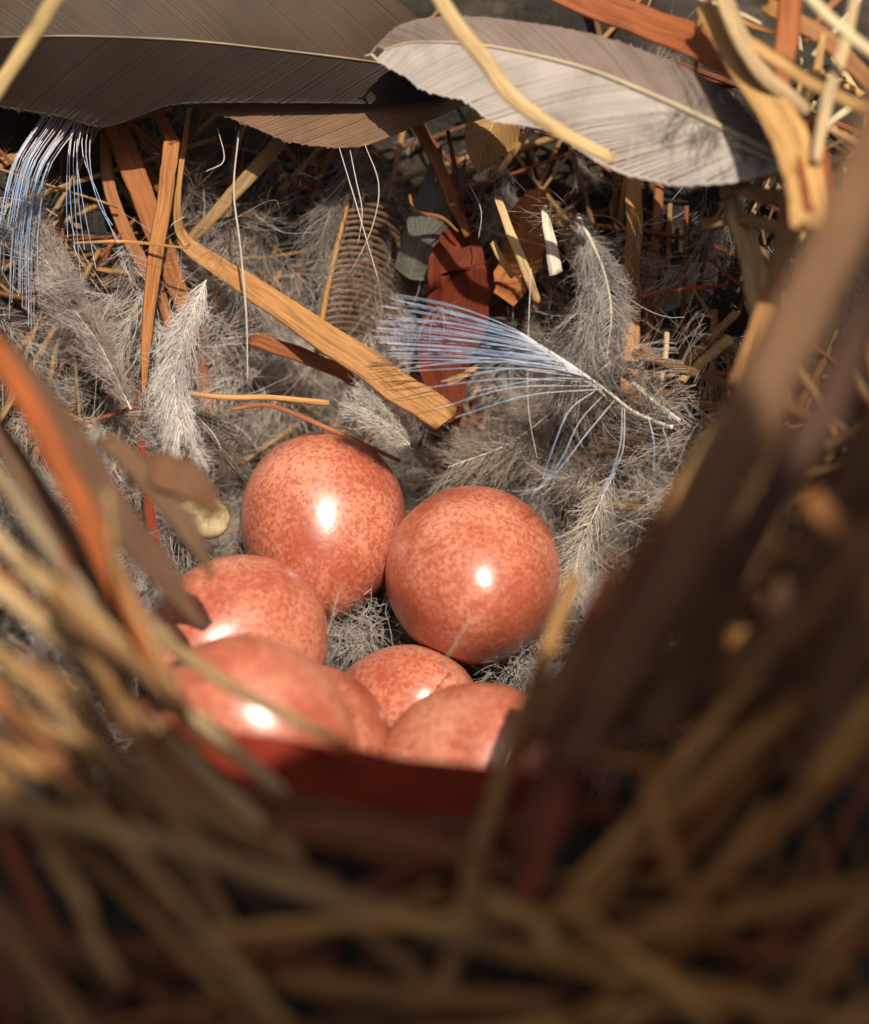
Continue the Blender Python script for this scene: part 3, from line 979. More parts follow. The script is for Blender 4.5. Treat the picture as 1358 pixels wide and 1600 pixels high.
# upper right corner
UR = [
    ('flat_straw', 'long orange brown blade bending down past the top right feather', [(850, -25, 14.9), (985, 25, 14.7), (1110, 76, 14.35), (1200, 140, 13.95), (1262, 230, 13.5), (1280, 330, 13.0)], [44, 58, 66, 62, 62, 58], lin(170, 96, 48), .12, .35),
    ('flat_straw', 'bright tan blade end beside the bent orange blade', [(1100, 10, 14.1), (1155, 100, 13.9), (1215, 180, 13.6), (1250, 260, 13.3), (1262, 350, 12.9)], [28, 40, 56, 64, 54], lin(234, 184, 112), .15, -.25),
    ('straw', 'grey tan straw leaning in the top right corner', [(1120, -30, 13.9), (1150, 40, 13.8), (1185, 110, 13.7), (1260, 170, 13.6)], [30, 32, 30, 26], lin(206, 176, 130), .4, .2),
    ('straw', 'thin bright straw crossing the top right corner', [(1250, -20, 13.2), (1300, 30, 13.1), (1370, 90, 13.0)], [18, 18, 18], lin(244, 222, 176), .5, 0),
    ('straw', 'tan straw sloping right at the top right', [(1160, 60, 13.8), (1240, 110, 13.6), (1310, 150, 13.4), (1380, 180, 13.2)], [22, 26, 26, 22], lin(218, 172, 108), .4, .2),
    ('straw', 'reddish straw standing at the top right edge', [(1236, -20, 14.0), (1230, 60, 14.0), (1215, 140, 13.9), (1212, 220, 13.8)], [40, 40, 34, 26], lin(190, 112, 56), .3, .3),
    ('straw', 'pale straw standing against the right edge at top', [(1340, -20, 13.4), (1320, 70, 13.4), (1290, 170, 13.3), (1275, 250, 13.2)], [16, 20, 20, 16], lin(232, 204, 156), .5, .1),
    ('straw', 'brown straw behind the bright corner straw', [(1200, 10, 14.4), (1290, 60, 14.3), (1370, 140, 14.2)], [30, 34, 30], lin(176, 122, 66), .4, .2),
    ('straw', 'short dull straw under the base of the pale top feather', [(1150, 290, 14.3), (1210, 310, 14.1), (1280, 300, 13.8)], [26, 30, 26], lin(150, 120, 78), .4, .2),
    ('straw', 'mottled tan straw hanging below the pale top feather', [(1140, 300, 14.6), (1165, 380, 14.4), (1185, 450, 14.1), (1190, 530, 13.8)], [30, 40, 42, 34], lin(204, 172, 120), .3, .3),
    ('straw', 'brown straw between the hanging straw and the big blurred stalk', [(1230, 300, 14.0), (1220, 400, 13.8), (1190, 500, 13.6), (1150, 600, 13.4)], [26, 30, 32, 30], lin(168, 122, 70), .4, .3),
    ('straw', 'dull crossing straw in the tangle below the top feather', [(1100, 350, 14.7), (1170, 345, 14.4), (1250, 370, 14.0)], [16, 20, 20], lin(190, 150, 96), .5, .2),
]
for nm, lb, pts, w, c, fl, tw in UR:
    straw(nm, lb, 'straw' if nm == 'straw' else 'blade', pts, w, c, fl, tw, group='straws in the upper right corner', mat=M_STRAW)

# ------------------------------------------------------------------ near rim, left side

LEFT = [
    ('dry_stalk', 'glossy orange stem crossing the left side downwards', 'stem', [(-40, 500, 11.9), (20, 590, 11.85), (75, 690, 11.8), (130, 800, 11.8), (195, 940, 11.8), (262, 1090, 11.9)], [34, 38, 40, 42, 42, 36], lin(178, 92, 26), .5, .2, None),
    ('flat_straw', 'wide grey brown blurred blade behind the orange stem', 'blade', [(-10, 540, 12.5), (90, 665, 12.4), (190, 815, 12.3), (262, 905, 12.3), (318, 980, 12.3)], [44, 60, 58, 46, 8], lin(112, 78, 54), .3, .5, None),
    ('bark_strip', 'rounded brown blurred leaf piece left of the farthest egg', 'leaf', [(205, 742, 12.9), (250, 735, 12.8), (300, 758, 12.8), (338, 800, 12.8)], [40, 68, 68, 24], lin(128, 88, 56), .2, .6, None),
    ('flat_straw', 'pointed grey blade in front of the half hidden left egg', 'blade', [(170, 690, 12.9), (235, 752, 12.8), (292, 826, 12.7), (334, 905, 12.7)], [34, 42, 34, 6], lin(124, 92, 66), .3, .4, None),
    ('straw', 'greenish grey straw crossing the blurred front egg', 'straw', [(200, 960, 12.1), (280, 1020, 12.0), (370, 1078, 11.9), (450, 1120, 11.8), (540, 1165, 11.7)], [26, 28, 28, 26, 20], lin(172, 142, 98), .5, .2, None),
    ('straw', 'pale grey straw sloping down from the left edge', 'straw', [(-40, 800, 12.0), (60, 905, 11.9), (170, 1000, 11.8), (290, 1110, 11.6), (420, 1220, 11.4), (560, 1350, 11.2)], [32, 34, 34, 32, 30, 28], lin(206, 178, 132), .5, .2, None),
    ('straw', 'wide pale straw lowest of the bright ones at left', 'straw', [(-40, 890, 11.6), (80, 985, 11.5), (200, 1090, 11.4), (320, 1210, 11.2), (470, 1340, 11.0)], [40, 42, 40, 38, 34], lin(200, 168, 118), .4, .3, None),
    ('straw', 'tan straw under the wide pale straw at left', 'straw', [(-40, 990, 11.4), (70, 1080, 11.3), (150, 1180, 11.2), (240, 1300, 11.0), (330, 1420, 10.8)], [34, 36, 36, 34, 32], lin(172, 136, 86), .4, .2, None),
    ('straw', 'brown straw falling steeply at left of centre', 'straw', [(120, 980, 11.5), (200, 1120, 11.3), (260, 1260, 11.0), (340, 1420, 10.7), (430, 1620, 10.4)], [38, 40, 42, 44, 44], lin(170, 132, 82), .45, .2, None),
    ('straw', 'dull level straw sagging across the lower left', 'straw', [(-40, 1255, 10.4), (120, 1285, 10.4), (300, 1330, 10.3), (470, 1390, 10.2), (640, 1440, 10.2), (820, 1490, 10.1)], [52, 54, 52, 50, 48, 44], lin(170, 138, 88), .45, .2, None),
    ('straw', 'dark straw leaving the lower left corner', 'straw', [(-40, 1400, 9.8), (40, 1500, 9.7), (130, 1620, 9.6)], [60, 60, 60], lin(150, 110, 66), .4, .2, None),
    ('straw', 'brown straw behind the steep one at left', 'straw', [(250, 1150, 11.3), (350, 1270, 11.1), (450, 1360, 10.9), (560, 1450, 10.6), (700, 1560, 10.4)], [40, 42, 42, 40, 40], lin(160, 122, 72), .4, .2, None),
    ('straw', 'reddish straw below the left pale straws', 'straw', [(-30, 1060, 11.1), (80, 1180, 11.0), (180, 1290, 10.9), (260, 1420, 10.7)], [36, 38, 36, 34], lin(166, 104, 56), .4, .2, None),
    ('straw', 'short yellow straw at the left edge', 'straw', [(-30, 1150, 10.9), (40, 1190, 10.8), (120, 1240, 10.7)], [36, 38, 30], lin(180, 134, 70), .4, .2, None),
    ('straw', 'dark brown straw below the orange stem at left', 'straw', [(-40, 620, 12.6), (40, 740, 12.5), (120, 860, 12.4), (210, 990, 12.3)], [44, 50, 48, 36], lin(118, 86, 58), .4, .3, None),
    ('straw', 'grey brown straw crossing behind the pale left straws', 'straw', [(-40, 920, 12.4), (70, 900, 12.4), (180, 930, 12.4), (270, 1000, 12.4)], [34, 38, 36, 26], lin(150, 122, 92), .4, .3, None),
    ('straw', 'rust straw between the pale left straws', 'straw', [(-40, 860, 11.9), (60, 960, 11.8), (160, 1070, 11.7), (250, 1190, 11.5), (320, 1310, 11.3)], [30, 34, 34, 32, 28], lin(150, 94, 50), .5, .2, None),
    ('straw', 'olive straw lowest along the left bank', 'straw', [(-40, 1090, 11.2), (90, 1150, 11.2), (220, 1230, 11.0), (380, 1310, 10.8), (540, 1400, 10.6)], [36, 38, 38, 36, 32], lin(158, 122, 74), .5, .2, None),
    ('straw', 'grey straw bundled against the left edge', 'straw', [(-30, 700, 12.4), (40, 800, 12.3), (110, 900, 12.2), (190, 985, 12.1)], [34, 40, 38, 30], lin(150, 130, 100), .4, .3, None),
    ('flat_straw', 'dark red glossy leaf lying across in front of the eggs', 'leaf', [(262, 1144, 12.2), (320, 1166, 12.1), (420, 1192, 12.0), (560, 1217, 11.9), (700, 1234, 11.8), (900, 1248, 11.7)], [32, 60, 84, 92, 88, 60], lin(138, 44, 16), .1, .25, M_LEAF),
    ('straw', 'thin straw slanting before the front right egg', 'straw', [(896, 905, 11.9), (862, 1000, 11.6), (826, 1100, 11.3), (790, 1200, 11.0), (750, 1330, 10.6), (690, 1560, 10.2)], [34, 40, 42, 44, 48, 50], lin(178, 130, 78), .5, .2, None),
]
for nm, lb, ct, pts, w, c, fl, tw, mt in LEFT:
    if ct == 'straw':
        w = [x * 0.74 for x in w]
    straw(nm, lb, ct, pts, w, c, fl, tw, group='stalks on the near rim', mat=mt)

def warm_light_tint(c):  # warm cast of the light mixed into the rim straws' colour
    return (c[0] * 1.22, c[1] * 1.05, c[2] * 0.72, 1.0)


RIGHT = [
    ('dry_stalk', 'thick brown stalk leaning across the whole right side', 'stalk', [(1440, 60, 10.2), (1370, 230, 10.0), (1275, 450, 9.8), (1165, 680, 9.7), (1060, 880, 9.7), (960, 1060, 9.8), (900, 1180, 9.9)], [96, 100, 100, 98, 92, 84, 70], lin(136, 98, 66), .5, .3, None),
    ('dry_stalk', 'reddish stalk running along the thick brown stalk', 'stalk', [(1300, 420, 10.4), (1180, 640, 10.1), (1070, 820, 10.0), (980, 980, 10.0), (900, 1130, 10.1)], [60, 70, 74, 70, 60], lin(136, 64, 36), .5, .2, None),
    ('straw', 'tan blurred straw behind the thick stalk', 'straw', [(1330, 330, 11.6), (1230, 500, 11.4), (1130, 680, 11.3), (1040, 830, 11.3), (960, 960, 11.3)], [70, 76, 76, 70, 60], lin(190, 150, 96), .4, .3, None),
    ('straw', 'dark stalk right of the thick brown stalk', 'straw', [(1400, 420, 9.6), (1310, 600, 9.6), (1220, 760, 9.6), (1150, 900, 9.7)], [80, 84, 80, 70], lin(90, 58, 38), .5, .2, None),
    ('straw', 'long dull straw sloping down left from the right edge', 'straw', [(1400, 980, 10.2), (1260, 1090, 10.2), (1120, 1210, 10.1), (980, 1330, 10.1), (860, 1440, 10.0)], [56, 58, 58, 56, 48], lin(160, 122, 70), .45, .2, None),
    ('straw', 'second sloping straw below the long dull one at right', 'straw', [(1400, 1130, 9.9), (1280, 1230, 9.9), (1140, 1350, 9.8), (1020, 1450, 9.8)], [50, 52, 50, 46], lin(150, 108, 58), .45, .2, None),
    ('straw', 'yellowish straw end at the right edge', 'straw', [(1400, 1050, 9.6), (1340, 1130, 9.6), (1270, 1220, 9.6)], [46, 50, 36], lin(186, 148, 82), .4, .2, None),
    ('straw', 'level straw rising right across the lower right', 'straw', [(860, 1500, 9.9), (1000, 1460, 9.8), (1140, 1430, 9.7), (1280, 1400, 9.6), (1400, 1370, 9.5)], [40, 44, 44, 42, 40], lin(160, 124, 70), .5, .2, None),
    ('straw', 'straw running low along the bottom right', 'straw', [(780, 1480, 10.0), (920, 1510, 9.9), (1080, 1545, 9.8), (1240, 1580, 9.7), (1400, 1610, 9.6)], [44, 46, 46, 44, 42], lin(166, 130, 74), .5, .2, None),
    ('straw', 'short brown upright straw at lower right of centre', 'straw', [(1010, 1220, 10.0), (1030, 1290, 9.9), (1060, 1370, 9.9)], [30, 34, 30], lin(170, 122, 74), .5, .2, None),
    ('straw', 'short pale level straw end right of the dark red leaf', 'straw', [(860, 1185, 10.6), (940, 1180, 10.5), (1030, 1190, 10.4)], [40, 46, 40], lin(186, 142, 88), .4, .2, None),
    ('straw', 'dark red stalk going down right of the slanting straw', 'straw', [(930, 1080, 10.3), (890, 1200, 10.2), (850, 1330, 10.1), (800, 1440, 10.0)], [50, 52, 48, 40], lin(130, 62, 38), .5, .2, None),
    ('straw', 'brown straw in the bottom right corner', 'straw', [(1390, 1380, 9.2), (1300, 1480, 9.2), (1200, 1620, 9.2)], [50, 54, 56], lin(140, 104, 62), .5, .2, None),
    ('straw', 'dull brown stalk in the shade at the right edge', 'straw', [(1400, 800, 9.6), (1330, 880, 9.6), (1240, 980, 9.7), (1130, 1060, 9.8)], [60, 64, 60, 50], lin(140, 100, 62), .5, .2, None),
    ('straw', 'brown curved stalk at the far right below the thick stalk', 'straw', [(1270, 780, 9.9), (1320, 840, 9.8), (1360, 920, 9.7), (1400, 1000, 9.6)], [50, 54, 54, 50], lin(156, 110, 68), .5, .2, None),
    ('straw', 'dark brown straw tucked close under the dark red leaf', 'straw', [(300, 1220, 11.3), (430, 1250, 11.2), (580, 1285, 11.1), (740, 1300, 11.0), (900, 1300, 10.9)], [44, 54, 56, 54, 44], lin(112, 66, 42), .5, .2, None),
    ('straw', 'second dark brown straw under the dark red leaf', 'straw', [(360, 1300, 11.2), (500, 1310, 11.1), (640, 1345, 11.0), (800, 1350, 10.8)], [44, 54, 56, 44], lin(124, 80, 52), .5, .2, None),
    ('straw', 'reddish brown straw crossing below the dark red leaf', 'straw', [(560, 1400, 10.9), (680, 1340, 10.9), (800, 1290, 10.8), (960, 1260, 10.6)], [40, 46, 46, 40], lin(128, 70, 44), .5, .2, None),
    ('straw', 'faint straw curving below the dark red leaf', 'straw', [(420, 1290, 10.8), (560, 1300, 10.7), (700, 1330, 10.6), (860, 1390, 10.4)], [40, 44, 42, 36], lin(130, 84, 54), .5, .2, None),
    ('straw', 'pale fuzzy straw end at bottom centre', 'straw', [(760, 1400, 10.0), (830, 1440, 9.9), (880, 1500, 9.9)], [36, 44, 40], lin(176, 150, 108), .5, .2, None),
    ('straw', 'straw lying along the bottom edge left of centre', 'straw', [(430, 1530, 10.0), (560, 1545, 9.9), (700, 1560, 9.8), (860, 1570, 9.7)], [40, 44, 44, 40], lin(140, 106, 64), .5, .2, None),
]
RIGHT += [
    ('dry_stalk', 'broad dark red brown blurred stalk right of the front right egg', 'stalk', [(1120, 800, 10.1), (1030, 930, 10.1), (940, 1080, 10.2), (880, 1200, 10.2), (820, 1340, 10.2)], [70, 84, 84, 76, 64], lin(120, 60, 34), .5, .2, None),
    ('dry_stalk', 'dull brown stalk just inside the broad dark red brown one', 'stalk', [(1060, 800, 11.0), (980, 930, 10.9), (910, 1040, 10.9), (850, 1150, 10.8)], [60, 66, 64, 50], lin(150, 106, 64), .5, .2, None),
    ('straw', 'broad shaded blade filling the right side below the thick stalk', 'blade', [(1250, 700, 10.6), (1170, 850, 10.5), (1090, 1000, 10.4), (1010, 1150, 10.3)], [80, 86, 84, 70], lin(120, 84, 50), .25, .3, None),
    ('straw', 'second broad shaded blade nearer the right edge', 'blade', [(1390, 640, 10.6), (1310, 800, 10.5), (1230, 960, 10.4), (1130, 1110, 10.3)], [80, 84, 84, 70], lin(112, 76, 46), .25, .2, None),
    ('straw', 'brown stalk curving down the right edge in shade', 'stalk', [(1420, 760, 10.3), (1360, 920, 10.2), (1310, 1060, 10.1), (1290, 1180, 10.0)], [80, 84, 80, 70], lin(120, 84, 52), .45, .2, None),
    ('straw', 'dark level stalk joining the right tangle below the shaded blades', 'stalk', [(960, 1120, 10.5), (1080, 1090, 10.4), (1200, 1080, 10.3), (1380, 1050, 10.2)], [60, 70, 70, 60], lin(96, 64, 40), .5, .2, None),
]
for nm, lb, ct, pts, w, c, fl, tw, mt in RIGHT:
    c = warm_light_tint(c) if max(w) < 60 else c
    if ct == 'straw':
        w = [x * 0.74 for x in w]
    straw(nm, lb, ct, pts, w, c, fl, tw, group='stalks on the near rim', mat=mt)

# thin straws of the tangle that nothing tells apart
TH = [('tan', lin(176, 136, 80)), ('brown', lin(150, 108, 60)), ('pale', lin(196, 158, 100)), ('dark brown', lin(124, 80, 46)), ('rust', lin(150, 80, 42))]
ORD = ['first', 'second', 'third', 'fourth', 'fifth', 'sixth', 'seventh', 'eighth', 'ninth', 'tenth', 'eleventh', 'twelfth']


def rank_labels(things, where):
    by = {}
    for o, x, c in things:
        by.setdefault(c, []).append((x, o))
    for c, l in by.items():
        l.sort(key=lambda e: e[0])
        for i, (x, o) in enumerate(l):
            o['label'] = ('the only %s thin straw in %s' % (c, where)) if len(l) == 1 else '%s %s thin straw from the left in %s' % (ORD[i], c, where)


for side, lb, grp, n in ((-1, 'thin dry straw in the tangle of the lower left rim', 'thin straws of the lower left rim', 22),
                         (1, 'thin dry straw in the tangle of the lower right rim', 'thin straws of the lower right rim', 30),
                         (0, 'thin dry straw running level along the bottom rim', 'thin straws of the bottom rim', 12)):
    made = []
    for i in range(n):
        if side < 0:
            x0, y0 = RNG.uniform(-60, 330), RNG.uniform(1000, 1560)
            an = RNG.normal(-0.80, 0.22)
        elif side > 0:
            x0, y0 = RNG.uniform(820, 1400), RNG.uniform(960, 1600)
            an = RNG.normal(0.75, 0.30)
        else:
            x0, y0 = RNG.uniform(200, 1200), RNG.uniform(1330, 1600)
            an = RNG.normal(0.0, 0.28)
        ln = RNG.uniform(110, 260)
        d = 11.0 - (y0 - 1100) / 500 * 1.0 + RNG.normal() * 0.3
        bx, by = RNG.normal() * 16, RNG.normal() * 16
        dx, dy = math.cos(an) * ln, -math.sin(an) * ln
        w = RNG.uniform(11, 26)
        ci = i % len(TH)
        o = straw('thin_straw', lb, 'straw', [(x0 - dx, y0 - dy, d + RNG.normal() * .12), (x0 - dx * .4 + bx, y0 - dy * .4 + by, d), (x0 + dx * .4 - bx * .4, y0 + dy * .4 - by * .4, d), (x0 + dx, y0 + dy, d + RNG.normal() * .12)],
              [w * .8, w, w, w * .6], warm_light_tint(TH[ci][1]) if side >= 0 else TH[ci][1], 0.6, 0.2, group=grp, n=14)
        made.append((o, x0, TH[ci][0]))
    rank_labels(made, {-1: 'the tangle of the lower left rim', 1: 'the tangle of the lower right rim', 0: 'the level straws along the bottom'}[side])
made = []
for i in range(22):
    x0, y0 = RNG.uniform(1080, 1380), RNG.uniform(-10, 330)
    an, ln, d = RNG.normal(-0.9, 0.8), RNG.uniform(60, 130), 14.4 + RNG.uniform(-0.5, 0.6)
    if x0 < 1230 and y0 > 60:
        x0 += 130
    dx, dy = math.cos(an) * ln, -math.sin(an) * ln
    w = RNG.uniform(6, 15)
    o = straw('thin_straw', 'thin pale straw in the bright tangle of the upper right corner', 'straw', [(x0 - dx, y0 - dy, d), (x0 + RNG.normal() * 8, y0 + RNG.normal() * 8, d - .05), (x0 + dx, y0 + dy, d + RNG.normal() * .1)],
          [w * .8, w, w * .6], [lin(232, 204, 150), lin(214, 168, 104), lin(180, 120, 64), lin(240, 222, 184)][i % 4], 0.6, 0.2, group='thin straws of the upper right corner', n=14)
    made.append((o, x0, ['straw yellow', 'tan', 'brown', 'whitish'][i % 4]))
rank_labels(made, 'the bright upper right corner')

# ------------------------------------------------------------------ loose straw litter woven into the wall (uncountable)


def litter(name, label, n, region, off, wpx, cols, mat=M_STRAW, ang=None):
    x0, y0, x1, y1 = region
    parts = {}
    for i in range(n):
        px, py = RNG.uniform(x0, x1), RNG.uniform(y0, y1)
        if name == 'near_straw_litter' and 230 < px < 930 and py < 1420:
            continue
        d = depth_at(px, py) - RNG.uniform(*off)
        an = RNG.uniform(0, math.pi) if ang is None else RNG.normal(*ang)
        ln = RNG.uniform(100, 260)
        dx, dy = math.cos(an) * ln, -math.sin(an) * ln
        bend = RNG.normal(size=2) * 14
        ps = []
        for k, f in enumerate((-1, 0, 1)):
            qx, qy = px + dx * f + (bend[0] if f == 0 else 0), py + dy * f + (bend[1] if f == 0 else 0)
            dd = 0.5 * d + 0.5 * (depth_at(qx, qy) - off[0]) + RNG.normal() * 0.06
            ps.append(P(qx, qy, dd))
        path, _ = catmull(ps, 9)
        r = RNG.uniform(*wpx) * PIX * d / 2
        c = int(RNG.integers(len(cols)))
        v, q, u = tubes(path[None], (np.full((1, 9), r) * np.linspace(1, .7, 9)), 6)
        u = np.stack([u[:, 0] * 0 + np.tile(np.array([0, .33, .66, 1, .66, .33]), 9) + RNG.random() * 20, u[:, 1] * ln * 0.01], 1)
        parts.setdefault(c, []).append((v, q, u))
    for c, pl in parts.items():
        v, q, u = join(pl)
        o = obj(name, mesh_from(name, v, q, u), mat, cols[c])
        tag(o, label[c], 'straw litter', kind='stuff')


litter('straw_litter', ['tangled brown straw litter deep in the far wall', 'tangled rust straw litter deep in the far wall', 'tangled tan straw litter deep in the far wall'],
       170, (-60, 120, 1260, 800), (0.12, 0.40), (5, 14), [lin(130, 88, 50), lin(150, 84, 42), lin(180, 138, 84)])
litter('near_straw_litter', ['tangled dark straw litter of the near rim', 'tangled reddish straw litter of the near rim', 'tangled dull tan straw litter of the near rim'],
       120, (-80, 1240, 1440, 1680), (0.05, 0.5), (12, 28), [lin(96, 66, 38), lin(104, 56, 34), lin(130, 98, 58)])
litter('side_straw_litter', ['tangled brown straw litter of the right rim', 'tangled tan straw litter of the right rim'],
       60, (1120, 620, 1440, 1180), (0.1, 0.5), (10, 26), [lin(130, 92, 56), lin(160, 122, 76)])

# ------------------------------------------------------------------ down lining


def fluff_spot(lo, hi, ymin=190):
    """a place on the cup lining; a few dark gaps stay open"""
    while True:
        px, py = RNG.uniform(-40, 1160), RNG.uniform(ymin, 1150)
        keep = 1.0
        for gx, gy, gr in ((690, 270, 70), (620, 280, 60), (880, 300, 60), (1070, 400, 80), (200, 260, 60), (1080, 560, 50), (760, 440, 70), (700, 560, 60)):
            if (px - gx) ** 2 + (py - gy) ** 2 < gr * gr:
                keep = 0.06
        if py < 310:
            keep *= 0.22
        if 30 < px < 200 and 330 < py < 620:
            keep *= 0.3
        hole = math.sin(px * 0.021 + 2.1 * math.sin(py * 0.013)) * math.sin(py * 0.026 + 1.7 * math.sin(px * 0.009))
        if hole > 0.35 and py < 700:
            keep *= 0.2
        if RNG.random() < keep:
            break
    if py < 330 or (py > 760 and 280 < px < 900):
        lo, hi = 0.0, 0.25
    return px, py, depth_at(px, py) - RNG.uniform(lo, hi)


def lining():
    # silky plumelets: a curved stem with combed barbs on both sides
    for nm, lb, col, K in (('down_fluff', 'grey brown down lining the far side of the cup', lin(220, 210, 202, 0.95), 400),
                           ('dark_down_fluff', 'darker taupe down among the lining', lin(168, 152, 138, 0.85), 110),
                           ('pale_down_fluff', 'pale silky down wisps lying over the lining', lin(236, 230, 226, 0.95), 100)):
        parts = []
        for i in range(K):
            px, py, d = fluff_spot(0.05, 0.5) if nm != 'pale_down_fluff' else fluff_spot(0.35, 0.7, 300)
            c = P(px, py, d)
            an = RNG.normal(-1.9, 1.1)
            st = hairs(c[None], cv(math.cos(an), math.sin(an), RNG.normal() * 0.25)[None], np.array([RNG.uniform(0.5, 1.2)]), 10, 1.6, 0.05)[0]
            m = 50
            f = RNG.random(m) * 8.99
            i0 = f.astype(int)
            fr = (f - i0)[:, None]
            root = st[i0] * (1 - fr) + st[i0 + 1] * fr
            tan = unit(st[i0 + 1] - st[i0])
            nrm = unit(TOCAM + RNG.normal(size=3) * 0.35)
            bi = np.cross(nrm, tan)
            sg = RNG.choice([-1, 1], m)[:, None]
            dirs = tan * 0.75 + bi * sg * 0.75 + nrm * RNG.normal(0.15, 0.22, (m, 1))
            ln = RNG.uniform(0.28, 0.55) * RNG.uniform(0.6, 1.15, m)
            pull = unit(tan * 0.6 + RNG.normal(size=3) * 0.5) * 1.5
            parts += plume(root, dirs, ln, 7, 3, 0.0018, 0.55, 0.10, 0.14, pull=pull)
        v, q, u = join(parts)
        tag(obj(nm, mesh_from(nm, v, q, u), M_DOWN, col), lb, 'down', kind='stuff')
    parts = []
    for px, py, d in [(540 + RNG.normal() * 40, 985 + RNG.normal() * 22, 15.75 + RNG.uniform(-.15, .25)) for _ in range(26)] + [(800 + RNG.normal() * 40, 1042 + RNG.normal() * 12, 15.4 + RNG.uniform(-.1, .25)) for _ in range(12)]:
        m = 16
        an = RNG.uniform(0, 2 * math.pi, m)
        root = np.repeat(P(px, py, d)[None], m, 0) + RNG.normal(size=(m, 3)) * 0.05
        dirs = np.array([cv(math.cos(a_), math.sin(a_), RNG.normal() * 0.3 - 0.15) for a_ in an])
        parts += plume(root, dirs, RNG.uniform(0.15, 0.45, m), 8, 3, 0.0024, 2.6, 0.2, 0.08)
    v, q, u = join(parts)
    tag(obj('floor_down', mesh_from('floor_down', v, q, u), M_DOWN, lin(216, 210, 204, 0.92)), 'curly grey down on the cup floor between the eggs', 'down', kind='stuff')
    roots, dirs = [], []
    for i in range(420):
        px, py, d = fluff_spot(0.3, 0.75)
        an = RNG.uniform(0, 2 * math.pi)
        roots.append(P(px, py, d))
        dirs.append(cv(math.cos(an), math.sin(an), RNG.normal() * 0.3))
    p = hairs(np.array(roots), np.array(dirs), RNG.uniform(0.4, 1.4, 420), 14, 3.0, 0.10)
    v, q, u = tubes(p, np.broadcast_to(np.linspace(1, .5, 14) * 0.0024, (420, 14)))
    tag(obj('loose_filaments', mesh_from('loose_filaments', v, q, u), M_DOWN, lin(236, 232, 228, 0.95)), 'loose curly white filaments scattered over the lining', 'down', kind='stuff')


lining()



def chaff():
    V, Q, UV, o = [], [], [], 0
    for i in range(150):
        px, py, d = fluff_spot(0.2, 0.65, 230)
        c = P(px, py, d)
        e1 = unit(RNG.normal(size=3) + TOCAM * 0.2)
        e2 = unit(np.cross(e1, RNG.normal(size=3)))
        n_ = np.cross(e1, e2)
        a, b, h = RNG.uniform(0.02, 0.09), RNG.uniform(0.008, 0.025), 0.004
        pts = [c + e1 * a * x + e2 * b * y + n_ * z for z in (-h, h) for x, y in ((-1, -.5), (.2, -1), (1, .3), (-.3, 1))]
        V += pts
        UV += [(RNG.random() * 9, RNG.random() * 9)] * 8
        Q += [[o + x for x in f] for f in ([0, 1, 2, 3], [7, 6, 5, 4], [0, 4, 5, 1], [1, 5, 6, 2], [2, 6, 7, 3], [3, 7, 4, 0])]
        o += 8
    tag(obj('chaff', mesh_from('chaff', np.array(V), np.array(Q), np.array(UV), smooth=False), M_STRAW, lin(196, 150, 92)), 'tiny tan flakes of chaff caught in the down', 'chaff', kind='stuff')


chaff()

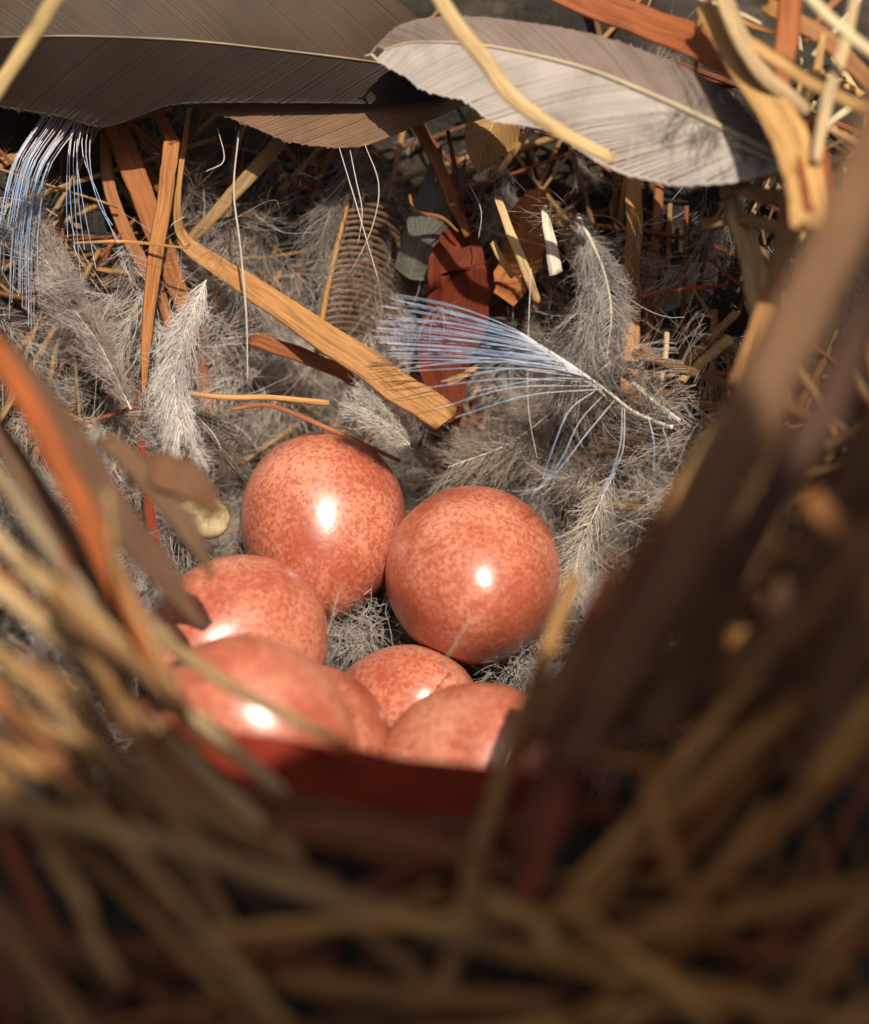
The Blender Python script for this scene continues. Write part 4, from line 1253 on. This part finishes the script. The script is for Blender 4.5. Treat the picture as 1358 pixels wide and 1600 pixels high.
# single long hairs lying over the lining
for i, (pts, lb) in enumerate([
    ([(530, 230, 15.5), (560, 330, 15.4), (592, 440, 15.5)], 'fine white hair hanging over the arched dark feather'),
    ([(570, 225, 15.5), (592, 290, 15.4), (580, 360, 15.4), (545, 430, 15.5)], 'fine white curved hair right over the arched dark feather'),
    ([(830, 420, 15.1), (825, 540, 15.1), (826, 640, 15.1), (840, 720, 15.2)], 'fine pale hair hanging across the blue barbs'),
    ([(340, 200, 15.6), (350, 250, 15.6), (322, 268, 15.6)], 'short bright hair below the brown feather'),
    ([(545, 225, 15.55), (556, 280, 15.5), (566, 330, 15.5), (560, 380, 15.55)], 'fine grey hair left over the arched dark feather'),
    ([(735, 290, 15.6), (752, 330, 15.6), (748, 372, 15.7)], 'fine white hair below the tan curled feather'),
    ([(780, 250, 15.6), (800, 275, 15.6), (822, 300, 15.6)], 'fine blue white hair right of the tan curled feather'),
    ([(62, 330, 15.3), (52, 420, 15.3), (66, 535, 15.4)], 'fine black hair hanging at the left edge'),
]):
    straw('feather_hair', lb, 'hair', pts, [1.2, 1.8, 1.6, 0.9][:len(pts)], lin(30, 25, 25) if 'black' in lb else lin(236, 228, 222), .9, 0, group='single hairs', wob=0.004)

# tiny feather standing between the eggs, seed husk at left
down_feather('tiny_down_feather', 'tiny white down sprig standing between the two farthest eggs',
             [(512, 990, 14.85), (522, 955, 14.8), (528, 925, 14.75)], [(0, 16), (1, 14)], [(0, 16), (1, 14)], lin(236, 222, 214, 0.8), count=12, angle=0.7, w=(1.6, 0.8), nb=0, r=0.002, curl=0.4)
down_feather('wisp_feather', 'faint white down wisp leaning on the pale middle egg',
             [(690, 1050, 14.4), (708, 1010, 14.2), (735, 965, 14.1)], [(0, 10), (1, 12)], [(0, 10), (1, 12)], lin(236, 222, 214, 0.8), count=16, angle=0.5, w=(1.8, 0.8), nb=2, r=0.002, curl=0.4)


def husk():
    c = P(312, 808, 15.3)
    nu, nv = 28, 20
    f = np.linspace(0.02, math.pi - 0.02, nv)
    a = np.arange(nu) * 2 * math.pi / nu
    e0, e1, e2 = unit(cv(0.9, -0.2, -0.2)), unit(cv(0.2, 0.9, -0.1)), unit(cv(0.1, 0.1, -0.95))
    bulge = 1 + 0.12 * np.sin(3 * a)[None, :] * np.sin(2 * f)[:, None] + 0.08 * np.cos(5 * a)[None, :]
    V = c + np.cos(f)[:, None, None] * 0.24 * e0 + (np.sin(f)[:, None] * bulge * 0.17)[..., None] * (np.cos(a)[None, :, None] * e1 + np.sin(a)[None, :, None] * e2)
    idx = np.arange(nu * nv).reshape(nv, nu)
    nx = np.roll(idx, -1, 1)
    q = np.stack([idx[:-1], idx[1:], nx[1:], nx[:-1]], -1).reshape(-1, 4)
    o = obj('seed_husk', mesh_from('seed_husk', V.reshape(-1, 3), q), M_HUSK, origin=c)
    tag(o, 'shiny translucent seed husk left of the farthest egg', 'seed husk')


husk()
